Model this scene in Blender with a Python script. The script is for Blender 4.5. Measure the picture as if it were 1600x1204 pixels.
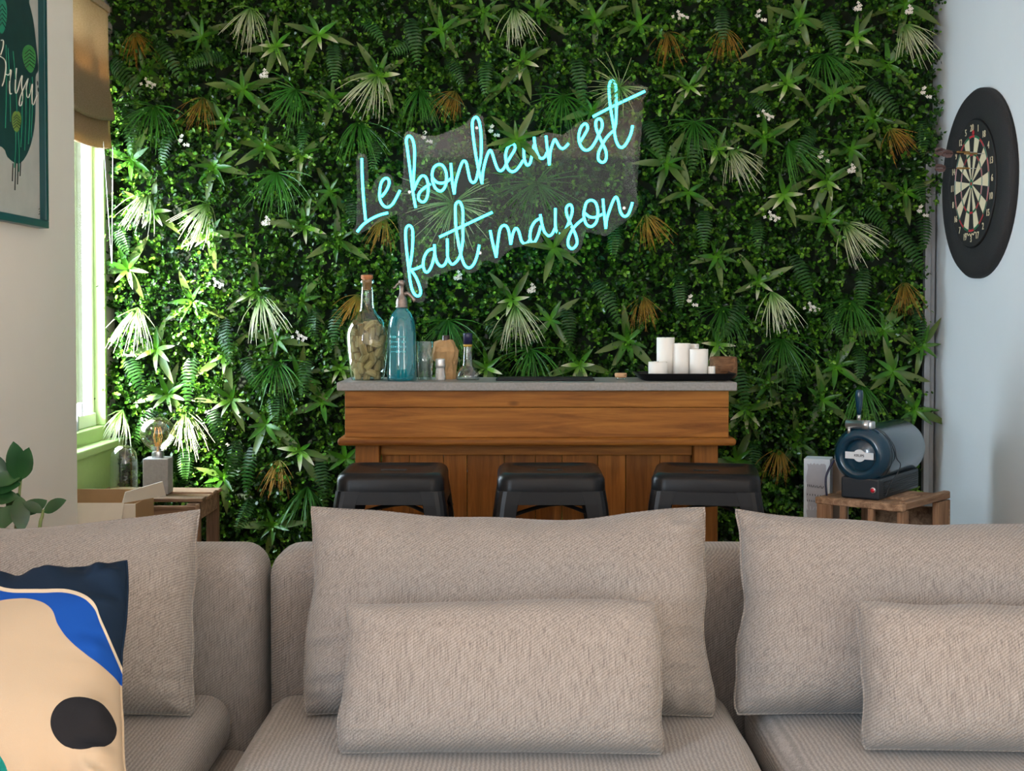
import bpy, bmesh, math, random
import numpy as np
from mathutils import Vector, Matrix, noise, Euler

for o in list(bpy.data.objects):
    bpy.data.objects.remove(o, do_unlink=True)
scene = bpy.context.scene
COL = scene.collection
PI = math.pi

# ------------------------------------------------------------------ camera
F = 2000.0                      # focal length in pixels of the 1600 px frame
TILT = math.radians(1.5)
CAM_Z = 1.2
YC = 542.0                      # principal point row
cam = bpy.data.cameras.new('camera')
cam.sensor_width = 36.0
cam.lens = 36.0 * F / 1600.0
cam.shift_y = -(602.0 - YC) / 1600.0
cam.clip_start = 0.05
camo = bpy.data.objects.new('camera', cam)
COL.objects.link(camo)
camo.location = (0, 0, CAM_Z)
camo.rotation_euler = (PI / 2 - TILT, 0, 0)
scene.camera = camo

# ------------------------------------------------------------------ world, sun, lights, exposure
world = bpy.data.worlds.new('world')
scene.world = world
world.use_nodes = True
bg = world.node_tree.nodes['Background']
bg.inputs[0].default_value = (1.0, 0.985, 0.965, 1)
bg.inputs[1].default_value = 1.6

sun_d = Vector((0.56, 0.58, -0.42)).normalized()
sl = bpy.data.lights.new('sun', 'SUN')
sl.energy = 46.0
sl.angle = math.radians(2.5)
sl.color = (1.0, 0.95, 0.82)
so = bpy.data.objects.new('sun', sl)
COL.objects.link(so)
so.rotation_euler = sun_d.to_track_quat('-Z', 'Y').to_euler()

def area(name, loc, target, sx, sy, power, color):
    l = bpy.data.lights.new(name, 'AREA')
    l.shape = 'RECTANGLE'
    l.size = sx
    l.size_y = sy
    l.energy = power
    l.color = color
    o = bpy.data.objects.new(name, l)
    COL.objects.link(o)
    o.location = loc
    o.rotation_euler = (Vector(target) - Vector(loc)).to_track_quat('-Z', 'Y').to_euler()
    return o
area('added_side_daylight', (-2.36, -1.0, 1.375), (0.0, -1.0, 1.375), 1.0, 1.35, 300, (0.68, 0.84, 1.0))  # added light from the left, shines through an invented side opening
area('daylight_niche_window', (-1.76, 4.63, 1.35), (1.6, 4.2, 1.0), 0.5, 1.2, 68, (0.66, 0.84, 1.0))

scene.view_settings.view_transform = 'Standard'
scene.view_settings.look = 'None'
scene.view_settings.gamma = 1.0
scene.view_settings.exposure = 0.0
scene.view_settings.use_curve_mapping = False

# ------------------------------------------------------------------ helpers
def P(x, y, d):
    """photo pixel -> world point on the plane at distance d"""
    u = (x - 800.0) / F
    v = -(y - YC) / F
    c, s = math.cos(TILT), math.sin(TILT)
    yy = c + v * s
    zz = -s + v * c
    k = d / yy
    return Vector((u * k, d, CAM_Z + zz * k))

def PX(x, y, X):
    """photo pixel -> world point on the plane x = X"""
    p = P(x, y, 1.0)
    return P(x, y, X / p.x)

def nd(m):
    return m.node_tree.nodes, m.node_tree.links

def base_mat(name):
    m = bpy.data.materials.new(name)
    m.use_nodes = True
    return m, m.node_tree.nodes['Principled BSDF']

def mat(name, col, rough=0.5, metal=0.0, spec=0.5, bump=0.0, bscale=60.0, vary=0.0, coat=0.0):
    m, b = base_mat(name)
    n, l = nd(m)
    b.inputs['Roughness'].default_value = rough
    b.inputs['Metallic'].default_value = metal
    b.inputs['Specular IOR Level'].default_value = spec
    b.inputs['Coat Weight'].default_value = coat
    tc = n.new('ShaderNodeTexCoord')
    nz = n.new('ShaderNodeTexNoise')
    nz.inputs['Scale'].default_value = bscale
    nz.inputs['Detail'].default_value = 4
    l.new(tc.outputs['Object'], nz.inputs['Vector'])
    mx = n.new('ShaderNodeMix')
    mx.data_type = 'RGBA'
    mx.inputs['A'].default_value = tuple(c * (1 - vary) for c in col) + (1,)
    mx.inputs['B'].default_value = tuple(min(1, c * (1 + vary)) for c in col) + (1,)
    l.new(nz.outputs['Fac'], mx.inputs['Factor'])
    l.new(mx.outputs['Result'], b.inputs['Base Color'])
    if bump > 0:
        bp = n.new('ShaderNodeBump')
        bp.inputs['Strength'].default_value = bump
        bp.inputs['Distance'].default_value = 0.01
        l.new(nz.outputs['Fac'], bp.inputs['Height'])
        l.new(bp.outputs['Normal'], b.inputs['Normal'])
    return m

def emit_mat(name, col, strength):
    m, b = base_mat(name)
    b.inputs['Base Color'].default_value = col + (1,)
    b.inputs['Emission Color'].default_value = col + (1,)
    b.inputs['Emission Strength'].default_value = strength
    return m

def glass_mat(name, tint=(1, 1, 1), refl=0.10, rough=0.02, body=None, bodyfac=0.0):
    """thin glass: tinted see-through shell with a surface reflection"""
    m = bpy.data.materials.new(name)
    m.use_nodes = True
    n, l = nd(m)
    n.clear()
    out = n.new('ShaderNodeOutputMaterial')
    tr = n.new('ShaderNodeBsdfTransparent')
    tr.inputs[0].default_value = tint + (1,)
    gl = n.new('ShaderNodeBsdfGlossy')
    gl.inputs['Roughness'].default_value = rough
    lw = n.new('ShaderNodeLayerWeight')
    lw.inputs['Blend'].default_value = 0.35
    mr = n.new('ShaderNodeMapRange')
    mr.inputs['To Min'].default_value = refl * 0.4
    mr.inputs['To Max'].default_value = min(1, refl * 4)
    l.new(lw.outputs['Facing'], mr.inputs['Value'])
    mx = n.new('ShaderNodeMixShader')
    l.new(mr.outputs[0], mx.inputs[0])
    src = tr.outputs[0]
    if body:
        df = n.new('ShaderNodeBsdfDiffuse')
        df.inputs[0].default_value = body + (1,)
        m2 = n.new('ShaderNodeMixShader')
        m2.inputs[0].default_value = bodyfac
        l.new(tr.outputs[0], m2.inputs[1])
        l.new(df.outputs[0], m2.inputs[2])
        src = m2.outputs[0]
    l.new(src, mx.inputs[1])
    l.new(gl.outputs[0], mx.inputs[2])
    l.new(mx.outputs[0], out.inputs[0])
    return m

def wood_mat(name, dark, light, axis='X', scale=1.0, rough=0.55, rnd=0.25, coat=0.0):
    m, b = base_mat(name)
    n, l = nd(m)
    b.inputs['Roughness'].default_value = rough
    b.inputs['Coat Weight'].default_value = coat
    b.inputs['Specular IOR Level'].default_value = 0.25
    tc = n.new('ShaderNodeTexCoord')
    oi = n.new('ShaderNodeObjectInfo')
    ad = n.new('ShaderNodeVectorMath')
    ad.operation = 'ADD'
    l.new(tc.outputs['Object'], ad.inputs[0])
    sc = n.new('ShaderNodeVectorMath')
    sc.operation = 'SCALE'
    sc.inputs['Scale'].default_value = 7.0
    cb = n.new('ShaderNodeCombineXYZ')
    for k in range(3):
        l.new(oi.outputs['Random'], cb.inputs[k])
    l.new(cb.outputs[0], sc.inputs[0])
    l.new(sc.outputs[0], ad.inputs[1])
    mp = n.new('ShaderNodeMapping')
    s = [26.0 * scale] * 3
    s['XYZ'.index(axis)] = 1.6 * scale
    mp.inputs['Scale'].default_value = s
    l.new(ad.outputs[0], mp.inputs['Vector'])
    nz = n.new('ShaderNodeTexNoise')
    nz.inputs['Scale'].default_value = 1.6
    nz.inputs['Detail'].default_value = 8
    nz.inputs['Roughness'].default_value = 0.65
    nz.inputs['Distortion'].default_value = 0.6
    l.new(mp.outputs[0], nz.inputs['Vector'])
    rp = n.new('ShaderNodeValToRGB')
    rp.color_ramp.elements[0].position = 0.32
    rp.color_ramp.elements[0].color = dark + (1,)
    rp.color_ramp.elements[1].position = 0.68
    rp.color_ramp.elements[1].color = light + (1,)
    l.new(nz.outputs['Fac'], rp.inputs[0])
    # knots
    mp2 = n.new('ShaderNodeMapping')
    s2 = [9.0 * scale] * 3
    s2['XYZ'.index(axis)] = 4.0 * scale
    mp2.inputs['Scale'].default_value = s2
    l.new(ad.outputs[0], mp2.inputs['Vector'])
    vo = n.new('ShaderNodeTexVoronoi')
    vo.inputs['Scale'].default_value = 1.0
    l.new(mp2.outputs[0], vo.inputs['Vector'])
    kr = n.new('ShaderNodeValToRGB')
    kr.color_ramp.elements[0].position = 0.03
    kr.color_ramp.elements[0].color = (0.25, 0.2, 0.16, 1)
    kr.color_ramp.elements[1].position = 0.10
    kr.color_ramp.elements[1].color = (1, 1, 1, 1)
    l.new(vo.outputs['Distance'], kr.inputs[0])
    mk = n.new('ShaderNodeMix')
    mk.data_type = 'RGBA'
    mk.blend_type = 'MULTIPLY'
    mk.inputs['Factor'].default_value = 0.8
    l.new(rp.outputs[0], mk.inputs['A'])
    l.new(kr.outputs[0], mk.inputs['B'])
    hs = n.new('ShaderNodeHueSaturation')
    mr = n.new('ShaderNodeMapRange')
    mr.inputs['To Min'].default_value = 1 - rnd
    mr.inputs['To Max'].default_value = 1 + rnd
    l.new(oi.outputs['Random'], mr.inputs['Value'])
    l.new(mr.outputs[0], hs.inputs['Value'])
    l.new(mk.outputs['Result'], hs.inputs['Color'])
    l.new(hs.outputs[0], b.inputs['Base Color'])
    bp = n.new('ShaderNodeBump')
    bp.inputs['Strength'].default_value = 0.25
    bp.inputs['Distance'].default_value = 0.004
    l.new(nz.outputs['Fac'], bp.inputs['Height'])
    l.new(bp.outputs['Normal'], b.inputs['Normal'])
    return m

def fabric_mat(name, c1, c2, c3):
    """twill linen: diagonal ribs, streaky vertical threads"""
    m, b = base_mat(name)
    n, l = nd(m)
    b.inputs['Roughness'].default_value = 0.9
    b.inputs['Specular IOR Level'].default_value = 0.15
    b.inputs['Sheen Weight'].default_value = 0.15
    tc = n.new('ShaderNodeTexCoord')
    mp = n.new('ShaderNodeMapping')
    mp.inputs['Rotation'].default_value = (0, math.radians(35), math.radians(20))
    l.new(tc.outputs['Object'], mp.inputs['Vector'])
    wv = n.new('ShaderNodeTexWave')
    wv.wave_type = 'BANDS'
    wv.bands_direction = 'Z'
    wv.inputs['Scale'].default_value = 70.0
    wv.inputs['Distortion'].default_value = 2.2
    wv.inputs['Detail'].default_value = 2
    wv.inputs['Detail Scale'].default_value = 1.6
    l.new(mp.outputs[0], wv.inputs['Vector'])
    mp2 = n.new('ShaderNodeMapping')
    mp2.inputs['Scale'].default_value = (420, 420, 30)
    l.new(tc.outputs['Object'], mp2.inputs['Vector'])
    nz = n.new('ShaderNodeTexNoise')
    nz.inputs['Scale'].default_value = 1.0
    nz.inputs['Detail'].default_value = 5
    nz.inputs['Roughness'].default_value = 0.7
    l.new(mp2.outputs[0], nz.inputs['Vector'])
    rp = n.new('ShaderNodeValToRGB')
    e = rp.color_ramp.elements
    e[0].position = 0.30
    e[0].color = c1 + (1,)
    e[1].position = 0.72
    e[1].color = c3 + (1,)
    k = e.new(0.48)
    k.color = c2 + (1,)
    l.new(nz.outputs['Fac'], rp.inputs[0])
    rw = n.new('ShaderNodeMapRange')
    rw.inputs['To Min'].default_value = 0.70
    rw.inputs['To Max'].default_value = 1.06
    l.new(wv.outputs['Fac'], rw.inputs['Value'])
    mx = n.new('ShaderNodeVectorMath')
    mx.operation = 'SCALE'
    l.new(rp.outputs[0], mx.inputs[0])
    l.new(rw.outputs[0], mx.inputs['Scale'])
    l.new(mx.outputs[0], b.inputs['Base Color'])
    bp = n.new('ShaderNodeBump')
    bp.inputs['Strength'].default_value = 0.35
    bp.inputs['Distance'].default_value = 0.002
    l.new(wv.outputs['Fac'], bp.inputs['Height'])
    l.new(bp.outputs['Normal'], b.inputs['Normal'])
    return m

def tint_leaf_mat(name, stops, attr='tint', rough=0.42, transl=0.25):
    """leaf colour from a per-leaf value"""
    m = bpy.data.materials.new(name)
    m.use_nodes = True
    n, l = nd(m)
    b = n['Principled BSDF']
    out = n['Material Output']
    b.inputs['Roughness'].default_value = rough
    b.inputs['Specular IOR Level'].default_value = 0.35
    at = n.new('ShaderNodeAttribute')
    at.attribute_name = attr
    rp = n.new('ShaderNodeValToRGB')
    e = rp.color_ramp.elements
    e[0].position = stops[0][0]
    e[0].color = stops[0][1] + (1,)
    e[1].position = stops[-1][0]
    e[1].color = stops[-1][1] + (1,)
    for p, c in stops[1:-1]:
        k = e.new(p)
        k.color = c + (1,)
    l.new(at.outputs['Fac'], rp.inputs[0])
    oi = n.new('ShaderNodeObjectInfo')
    mr = n.new('ShaderNodeMapRange')
    mr.inputs['To Min'].default_value = 0.8
    mr.inputs['To Max'].default_value = 1.2
    l.new(oi.outputs['Random'], mr.inputs['Value'])
    hs = n.new('ShaderNodeHueSaturation')
    l.new(mr.outputs[0], hs.inputs['Value'])
    l.new(rp.outputs[0], hs.inputs['Color'])
    l.new(hs.outputs[0], b.inputs['Base Color'])
    tl = n.new('ShaderNodeBsdfTranslucent')
    l.new(hs.outputs[0], tl.inputs[0])
    mx = n.new('ShaderNodeMixShader')
    mx.inputs[0].default_value = transl
    l.new(b.outputs[0], mx.inputs[1])
    l.new(tl.outputs[0], mx.inputs[2])
    l.new(mx.outputs[0], out.inputs[0])
    return m

def obj(name, data, material=None, parent=None, smooth=False, loc=None, rot=None):
    if isinstance(data, bmesh.types.BMesh):
        me = bpy.data.meshes.new(name)
        bmesh.ops.recalc_face_normals(data, faces=data.faces)
        data.to_mesh(me)
        data.free()
    else:
        me = data
    if material is not None and len(me.materials) == 0:
        me.materials.append(material)
    if smooth:
        for p in me.polygons:
            p.use_smooth = True
    o = bpy.data.objects.new(name, me)
    COL.objects.link(o)
    if parent is not None:
        o.parent = parent
    if loc is not None:
        o.location = loc
    if rot is not None:
        o.rotation_euler = rot
    return o

def tag(o, label=None, cat=None, group=None, kind=None):
    if label: o['label'] = label
    if cat: o['category'] = cat
    if group: o['group'] = group
    if kind: o['kind'] = kind
    return o

def thing(name, label, cat, loc=(0, 0, 0), rotz=0.0, group=None):
    o = bpy.data.objects.new(name, None)
    COL.objects.link(o)
    o.empty_display_size = 0.05
    o.location = loc
    o.rotation_euler = (0, 0, rotz)
    return tag(o, label, cat, group)

def B():
    return bmesh.new()

def box(bm, c, s, rot=None, bevel=0.0, seg=2):
    r = bmesh.ops.create_cube(bm, size=1.0)
    vs = r['verts']
    M = Matrix.Translation(Vector(c)) @ (rot.to_4x4() if rot is not None else Matrix.Identity(4)) @ Matrix.Diagonal((s[0], s[1], s[2], 1))
    bmesh.ops.transform(bm, matrix=M, verts=vs)
    if bevel > 0:
        es = list({e for v in vs for e in v.link_edges})
        bmesh.ops.bevel(bm, geom=es, offset=bevel, segments=seg, profile=0.5, affect='EDGES', clamp_overlap=True)
    return bm

def lathe(bm, prof, seg=32, c=(0, 0, 0), axis=None):
    """profile of (radius, height) turned round z (or mapped by matrix axis)"""
    M = axis.to_4x4() if axis is not None else Matrix.Identity(4)
    T = Matrix.Translation(Vector(c)) @ M
    rings = []
    for r, z in prof:
        if r < 1e-6:
            rings.append([bm.verts.new(T @ Vector((0, 0, z)))])
        else:
            rings.append([bm.verts.new(T @ Vector((r * math.cos(2 * PI * k / seg), r * math.sin(2 * PI * k / seg), z))) for k in range(seg)])
    for a, b in zip(rings, rings[1:]):
        if len(a) == 1 and len(b) == 1:
            continue
        for k in range(seg):
            k2 = (k + 1) % seg
            if len(a) == 1:
                bm.faces.new((a[0], b[k], b[k2]))
            elif len(b) == 1:
                bm.faces.new((a[k], b[0], a[k2]))
            else:
                bm.faces.new((a[k], a[k2], b[k2], b[k]))
    return bm

def tube(bm, pts, r, seg=8, closed=False, r2=None):
    pts = [Vector(p) for p in pts]
    n = len(pts)
    rings = []
    up = None
    for i, p in enumerate(pts):
        a = pts[(i - 1) % n] if (closed or i > 0) else p
        b = pts[(i + 1) % n] if (closed or i < n - 1) else p
        t = (b - a).normalized()
        if up is None:
            up = Vector((0, 0, 1)) if abs(t.z) < 0.9 else Vector((0, 1, 0))
        s = t.cross(up).normalized()
        up = s.cross(t).normalized()
        rr = r if r2 is None else r + (r2 - r) * i / max(1, n - 1)
        rings.append([bm.verts.new(p + (s * math.cos(2 * PI * k / seg) + up * math.sin(2 * PI * k / seg)) * rr) for k in range(seg)])
    m = n if closed else n - 1
    for i in range(m):
        a, b = rings[i], rings[(i + 1) % n]
        for k in range(seg):
            k2 = (k + 1) % seg
            bm.faces.new((a[k], a[k2], b[k2], b[k]))
    if not closed:
        bm.faces.new(rings[0][::-1])
        bm.faces.new(rings[-1])
    return bm

def prism(bm, poly, d, M=None):
    """polygon in local xy pushed along local z by d"""
    M = M or Matrix.Identity(4)
    a = [bm.verts.new(M @ Vector((p[0], p[1], 0))) for p in poly]
    b = [bm.verts.new(M @ Vector((p[0], p[1], d))) for p in poly]
    fa = bm.faces.new(a)
    fb = bm.faces.new(b[::-1])
    n = len(poly)
    for i in range(n):
        j = (i + 1) % n
        bm.faces.new((a[j], a[i], b[i], b[j]))
    return bm

def smooth_path(pts, sub=6, closed=False):
    """Catmull-Rom through the points"""
    pts = [Vector(p) for p in pts]
    n = len(pts)
    out = []
    rng = n if closed else n - 1
    for i in range(rng):
        p0 = pts[(i - 1) % n] if (closed or i > 0) else pts[i] * 2 - pts[i + 1]
        p1 = pts[i]
        p2 = pts[(i + 1) % n]
        p3 = pts[(i + 2) % n] if (closed or i + 2 < n) else p2 * 2 - p1
        for k in range(sub):
            t = k / sub
            out.append(0.5 * ((2 * p1) + (p2 - p0) * t + (2 * p0 - 5 * p1 + 4 * p2 - p3) * t * t + (3 * p1 - p0 - 3 * p2 + p3) * t ** 3))
    if not closed:
        out.append(pts[-1])
    return out

def text_mesh(s, size, depth=0.0005, align='CENTER', bold=0.0):
    cu = bpy.data.curves.new('lettering', 'FONT')
    cu.body = s
    cu.size = size
    cu.extrude = depth
    cu.offset = bold
    cu.align_x = align
    cu.align_y = 'CENTER'
    cu.resolution_u = 3
    t = bpy.data.objects.new('lettering', cu)
    COL.objects.link(t)
    dg = bpy.context.evaluated_depsgraph_get()
    me = bpy.data.meshes.new_from_object(t.evaluated_get(dg))
    bpy.data.objects.remove(t, do_unlink=True)
    return me

# ------------------------------------------------------------------ materials
M_wall_r = mat('plaster_cool_white', (0.65, 0.69, 0.71), 0.7, bump=0.08, bscale=5, vary=0.03)
M_wall_l = mat('plaster_warm_white', (0.72, 0.67, 0.61), 0.8, bump=0.05, bscale=6, vary=0.03)
M_ceil = mat('ceiling_white', (0.78, 0.77, 0.75), 0.9)
M_floor = wood_mat('floor_wood', (0.30, 0.15, 0.06), (0.50, 0.28, 0.12), 'Y', 0.8)
M_back = mat('backing_dark', (0.012, 0.022, 0.010), 0.9, vary=0.4, bscale=30)
M_green_paint = mat('green_paint', (0.42, 0.56, 0.22), 0.5, bump=0.05, bscale=40, vary=0.06)
M_white_pvc = mat('white_window', (0.86, 0.87, 0.88), 0.35)
M_grey_trim = mat('grey_metal_trim', (0.26, 0.27, 0.28), 0.45, metal=0.3, vary=0.1, bscale=12)
M_pane = glass_mat('window_glass', (1, 1, 1), 0.012)
M_sofa = fabric_mat('sofa_linen', (0.13, 0.118, 0.11), (0.235, 0.210, 0.192), (0.315, 0.288, 0.27))
M_cush = fabric_mat('cushion_linen', (0.115, 0.100, 0.090), (0.215, 0.187, 0.165), (0.285, 0.255, 0.232))
M_counter = mat('counter_concrete', (0.24, 0.225, 0.21), 0.42, bump=0.12, bscale=120, vary=0.35)
M_bar = wood_mat('bar_pine', (0.145, 0.044, 0.005), (0.36, 0.140, 0.022), 'X', 1.0, 0.6, 0.10, 0.0)
M_barv = wood_mat('bar_pine_upright', (0.125, 0.038, 0.004), (0.30, 0.112, 0.017), 'Z', 1.0, 0.6, 0.22, 0.0)
M_black = mat('black_powder_coat', (0.006, 0.006, 0.007), 0.34, spec=0.22, bump=0.02, bscale=300)
M_crate = wood_mat('rough_crate_wood', (0.13, 0.07, 0.04), (0.42, 0.27, 0.17), 'X', 1.3, 0.8, 0.3)
M_cratev = wood_mat('rough_crate_wood_upright', (0.12, 0.065, 0.035), (0.34, 0.20, 0.12), 'Z', 1.3, 0.8, 0.3)

# ------------------------------------------------------------------ room
XR, XW, XL, YB, ZC = 1.665, -1.58, -1.395, 5.09, 2.62

bm = B(); box(bm, (-0.22, 1.55, -0.05), (4.0, 7.1, 0.1))
tag(obj('floor', bm, M_floor), 'warm brown wooden floor of the room', kind='structure')
bm = B(); box(bm, (-0.22, 1.55, ZC + 0.05), (4.0, 7.1, 0.1))
tag(obj('ceiling', bm, M_ceil), 'plain white ceiling of the room', kind='structure')
bm = B(); box(bm, (0.0, YB + 0.06, ZC / 2), (3.6, 0.12, ZC))
tag(obj('wall_back', bm, M_back), 'dark backing wall behind the artificial plants', kind='structure')
bm = B(); box(bm, (XR + 0.06, 1.6, ZC / 2), (0.12, 7.2, ZC))
tag(obj('wall_right', bm, M_wall_r), 'cool white plaster wall with the dartboard', kind='structure')
# thick wall carrying the poster, its end forms the window niche
bm = B(); box(bm, (XL - 0.25, 3.5, ZC / 2), (0.5, 1.2, ZC), bevel=0.006, seg=2)
tag(obj('wall_left', bm, M_wall_l), 'warm white wall with the framed poster', kind='structure')
SY0, SY1, SZ0, SZ1 = -1.5, -0.5, 0.70, 2.05
bm = B()
box(bm, (-2.24, (SY1 + 2.9) / 2, ZC / 2), (0.08, 2.9 - SY1, ZC))
box(bm, (-2.24, (-2.0 + SY0) / 2, ZC / 2), (0.08, SY0 + 2.0, ZC))
box(bm, (-2.24, (SY0 + SY1) / 2, SZ0 / 2), (0.08, SY1 - SY0, SZ0))
box(bm, (-2.24, (SY0 + SY1) / 2, (SZ1 + ZC) / 2), (0.08, SY1 - SY0, ZC - SZ1))
tag(obj('wall_side', bm, M_wall_l), 'warm white side wall of the sitting area', kind='structure')
bm = B(); box(bm, (-2.06, 2.96, ZC / 2), (0.33, 0.12, ZC))
tag(obj('wall_return', bm, M_wall_l), 'short wall return beside the poster wall', kind='structure')
# window wall: sill wall, lintel and piers round the opening
WY0, WY1, WZ0, WZ1 = 4.36, 4.945, 0.70, 2.40
bm = B()
WT = 0.07
box(bm, (XW - WT / 2, 4.6, WZ0 / 2), (WT, 1.0, WZ0))
box(bm, (XW - WT / 2, 4.6, (WZ1 + ZC) / 2), (WT, 1.0, ZC - WZ1))
box(bm, (XW - WT / 2, (4.1 + WY0) / 2, (WZ0 + WZ1) / 2), (WT, WY0 - 4.1, WZ1 - WZ0))
box(bm, (XW - WT / 2, (WY1 + 5.1) / 2, (WZ0 + WZ1) / 2), (WT, 5.1 - WY1, WZ1 - WZ0))
tag(obj('wall_window', bm, M_wall_l), 'narrow wall around the window in the niche', kind='structure')

# the window: green surround with white casement
w = bpy.data.objects.new('window_1', None); COL.objects.link(w); w.location = (XW, WY0, WZ0)
tag(w, 'window with pale green surround and white casement', kind='structure')
L, H = WY1 - WY0, WZ1 - WZ0
bm = B()
for z in (0.035, H - 0.035):
    box(bm, (-0.02, L / 2, z), (0.07, L, 0.07), bevel=0.004)
for y in (0.02, L - 0.012):
    box(bm, (-0.02, y, H / 2), (0.07, 0.04 if y < 0.1 else 0.024, H - 0.14), bevel=0.004)
obj('window_frame', bm, M_green_paint, w)
bm = B(); box(bm, (0.028, L / 2, -0.10), (0.05, L + 0.04, 0.19), bevel=0.005)
obj('window_apron', bm, M_green_paint, w)
bm = B(); box(bm, (0.03, L / 2, 0.004), (0.09, L + 0.05, 0.028), bevel=0.005)
obj('window_sill', bm, M_green_paint, w)
for k, (y0, y1) in enumerate(((0.04, L * 0.52), (L * 0.52, L - 0.024))):
    s = bpy.data.objects.new('casement', None); COL.objects.link(s); s.parent = w
    bm = B()
    for z in (0.095, H - 0.095):
        box(bm, (-0.045, (y0 + y1) / 2, z), (0.05, y1 - y0, 0.05), bevel=0.004)
    for y in (y0 + 0.014, y1 - 0.014):
        box(bm, (-0.045, y, H / 2), (0.035, 0.028, H - 0.14), bevel=0.004)
    obj('sash', bm, M_white_pvc, s)
    bm = B(); box(bm, (-0.05, (y0 + y1) / 2, H / 2), (0.006, y1 - y0 - 0.06, H - 0.2))
    obj('pane', bm, M_pane, s)
bm = B(); box(bm, (-0.012, L * 0.52, 0.12), (0.02, 0.016, 0.10), bevel=0.004)
box(bm, (0.004, L * 0.52, 0.15), (0.02, 0.014, 0.05), bevel=0.004)
obj('window_handle', bm, mat('handle_grey', (0.30, 0.32, 0.36), 0.4), w)

w2 = bpy.data.objects.new('added_window', None); COL.objects.link(w2); w2.location = (-2.24, SY0, SZ0)  # unseen window, added to give the side light an opening
tag(w2, 'added white framed window in the side wall, carrying the side light', kind='structure')
bm = B()
for z in (0.02, SZ1 - SZ0 - 0.02):
    box(bm, (0, (SY1 - SY0) / 2, z), (0.06, SY1 - SY0, 0.04), bevel=0.004)
for y in (0.02, SY1 - SY0 - 0.02):
    box(bm, (0, y, (SZ1 - SZ0) / 2), (0.06, 0.04, SZ1 - SZ0 - 0.08), bevel=0.004)
obj('window_frame', bm, M_white_pvc, w2)
bm = B(); box(bm, (0, (SY1 - SY0) / 2, (SZ1 - SZ0) / 2), (0.006, SY1 - SY0 - 0.08, SZ1 - SZ0 - 0.08))
obj('pane', bm, M_pane, w2)

# metal edge strip where the planted panel meets the white wall
bm = B()
box(bm, (XR - 0.046, 5.00, 0.9), (0.024, 0.03, 1.8), bevel=0.003)
box(bm, (XR - 0.022, 5.035, 0.9), (0.020, 0.06, 1.8), bevel=0.003)
tag(obj('trim_1', bm, M_grey_trim), 'grey metal edge strip between plants and white wall', kind='structure')

# ------------------------------------------------------------------ plant wall: small box leaves (stuff)
rng = np.random.default_rng(11)

def frame_from(xa, na):
    xa = xa / np.linalg.norm(xa, axis=1, keepdims=True)
    ya = np.cross(na, xa)
    ya /= np.linalg.norm(ya, axis=1, keepdims=True) + 1e-9
    za = np.cross(xa, ya)
    return xa, ya, za

def wall_depth(x, z):
    """how far the foliage stands out from the backing, clumpy"""
    return (0.055 + 0.030 * np.sin(x * 9.1 + 2.2 * np.sin(z * 5.3)) * np.sin(z * 8.3 + 1.7 * np.sin(x * 6.7))
            + 0.018 * np.sin(x * 23 + z * 7) * np.sin(z * 21 - x * 9))

NS = 15000
sx = rng.uniform(-1.57, 1.645, NS)
sz = rng.uniform(0.05, 2.60, NS)
sx = np.where((sx > 1.575) & (sz < 1.62), rng.uniform(-1.57, 1.575, NS), sx)
dep = np.clip(wall_depth(sx, sz), 0.015, 0.12)
stem = np.stack([rng.normal(0, 0.45, NS), -np.ones(NS), rng.normal(-0.10, 0.45, NS)], 1)
stem /= np.linalg.norm(stem, axis=1, keepdims=True)
NL = 11
tv = rng.random(NS)
verts, tints = [], []
shape = np.array([(0, 0), (0.28, 0.40), (0.68, 0.44), (1, 0), (0.68, -0.44), (0.28, -0.40), (0.5, 0)])
for k in range(NL):
    f = k / (NL - 1)
    slen = 0.055 + 0.045 * rng.random(NS)
    basep = np.stack([sx, YB - 0.012 - dep + 0.03 * 0, sz], 1)
    pos = basep + stem * (f * slen)[:, None]
    pos[:, 1] = np.minimum(pos[:, 1], YB - 0.003)
    ang = k * 2.4 + rng.uniform(0, 6.28, NS)
    ref = np.stack([np.cos(ang), np.zeros(NS), np.sin(ang)], 1)
    out = ref - stem * np.sum(ref * stem, 1, keepdims=True)
    xa = out * (1.0 - 0.45 * f) + stem * (0.25 + 0.55 * f) + rng.normal(0, 0.18, (NS, 3))
    na = stem - 0.3 * out + rng.normal(0, 0.3, (NS, 3)) + np.array([0, 0, 0.35])
    xa, ya, za = frame_from(xa, na)
    ln = rng.uniform(0.014, 0.026, NS) * (1.08 - 0.3 * f)
    wd = ln * rng.uniform(0.55, 0.8, NS)
    cup = rng.uniform(-0.05, 0.18, NS)
    P7 = []
    for (u, v) in shape:
        zz = cup * (abs(v) * 1.2 - 0.25 * (u == 0.5))
        P7.append(pos + xa * (u * ln)[:, None] + ya * (v * wd)[:, None] + za * (zz * ln)[:, None])
    verts.append(np.stack(P7, 1))
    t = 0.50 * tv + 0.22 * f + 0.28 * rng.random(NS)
    tints.append(np.repeat(t[:, None], 7, 1))
V = np.concatenate(verts, 0).reshape(-1, 3)
T = np.concatenate(tints, 0).reshape(-1)
nleaf = len(V) // 7
fan = np.array([(0, 5, 6), (5, 4, 6), (4, 3, 6), (3, 2, 6), (2, 1, 6), (1, 0, 6)])
FC = (np.arange(nleaf)[:, None, None] * 7 + fan[None]).reshape(-1, 3)
me = bpy.data.meshes.new('boxwood_foliage')
me.vertices.add(len(V)); me.vertices.foreach_set('co', V.astype(np.float32).ravel())
me.loops.add(len(FC) * 3); me.loops.foreach_set('vertex_index', FC.astype(np.int32).ravel())
me.polygons.add(len(FC)); me.polygons.foreach_set('loop_start', np.arange(0, len(FC) * 3, 3, dtype=np.int32))
at = me.attributes.new('tint', 'FLOAT', 'POINT'); at.data.foreach_set('value', T.astype(np.float32))
me.update(calc_edges=True)
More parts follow.
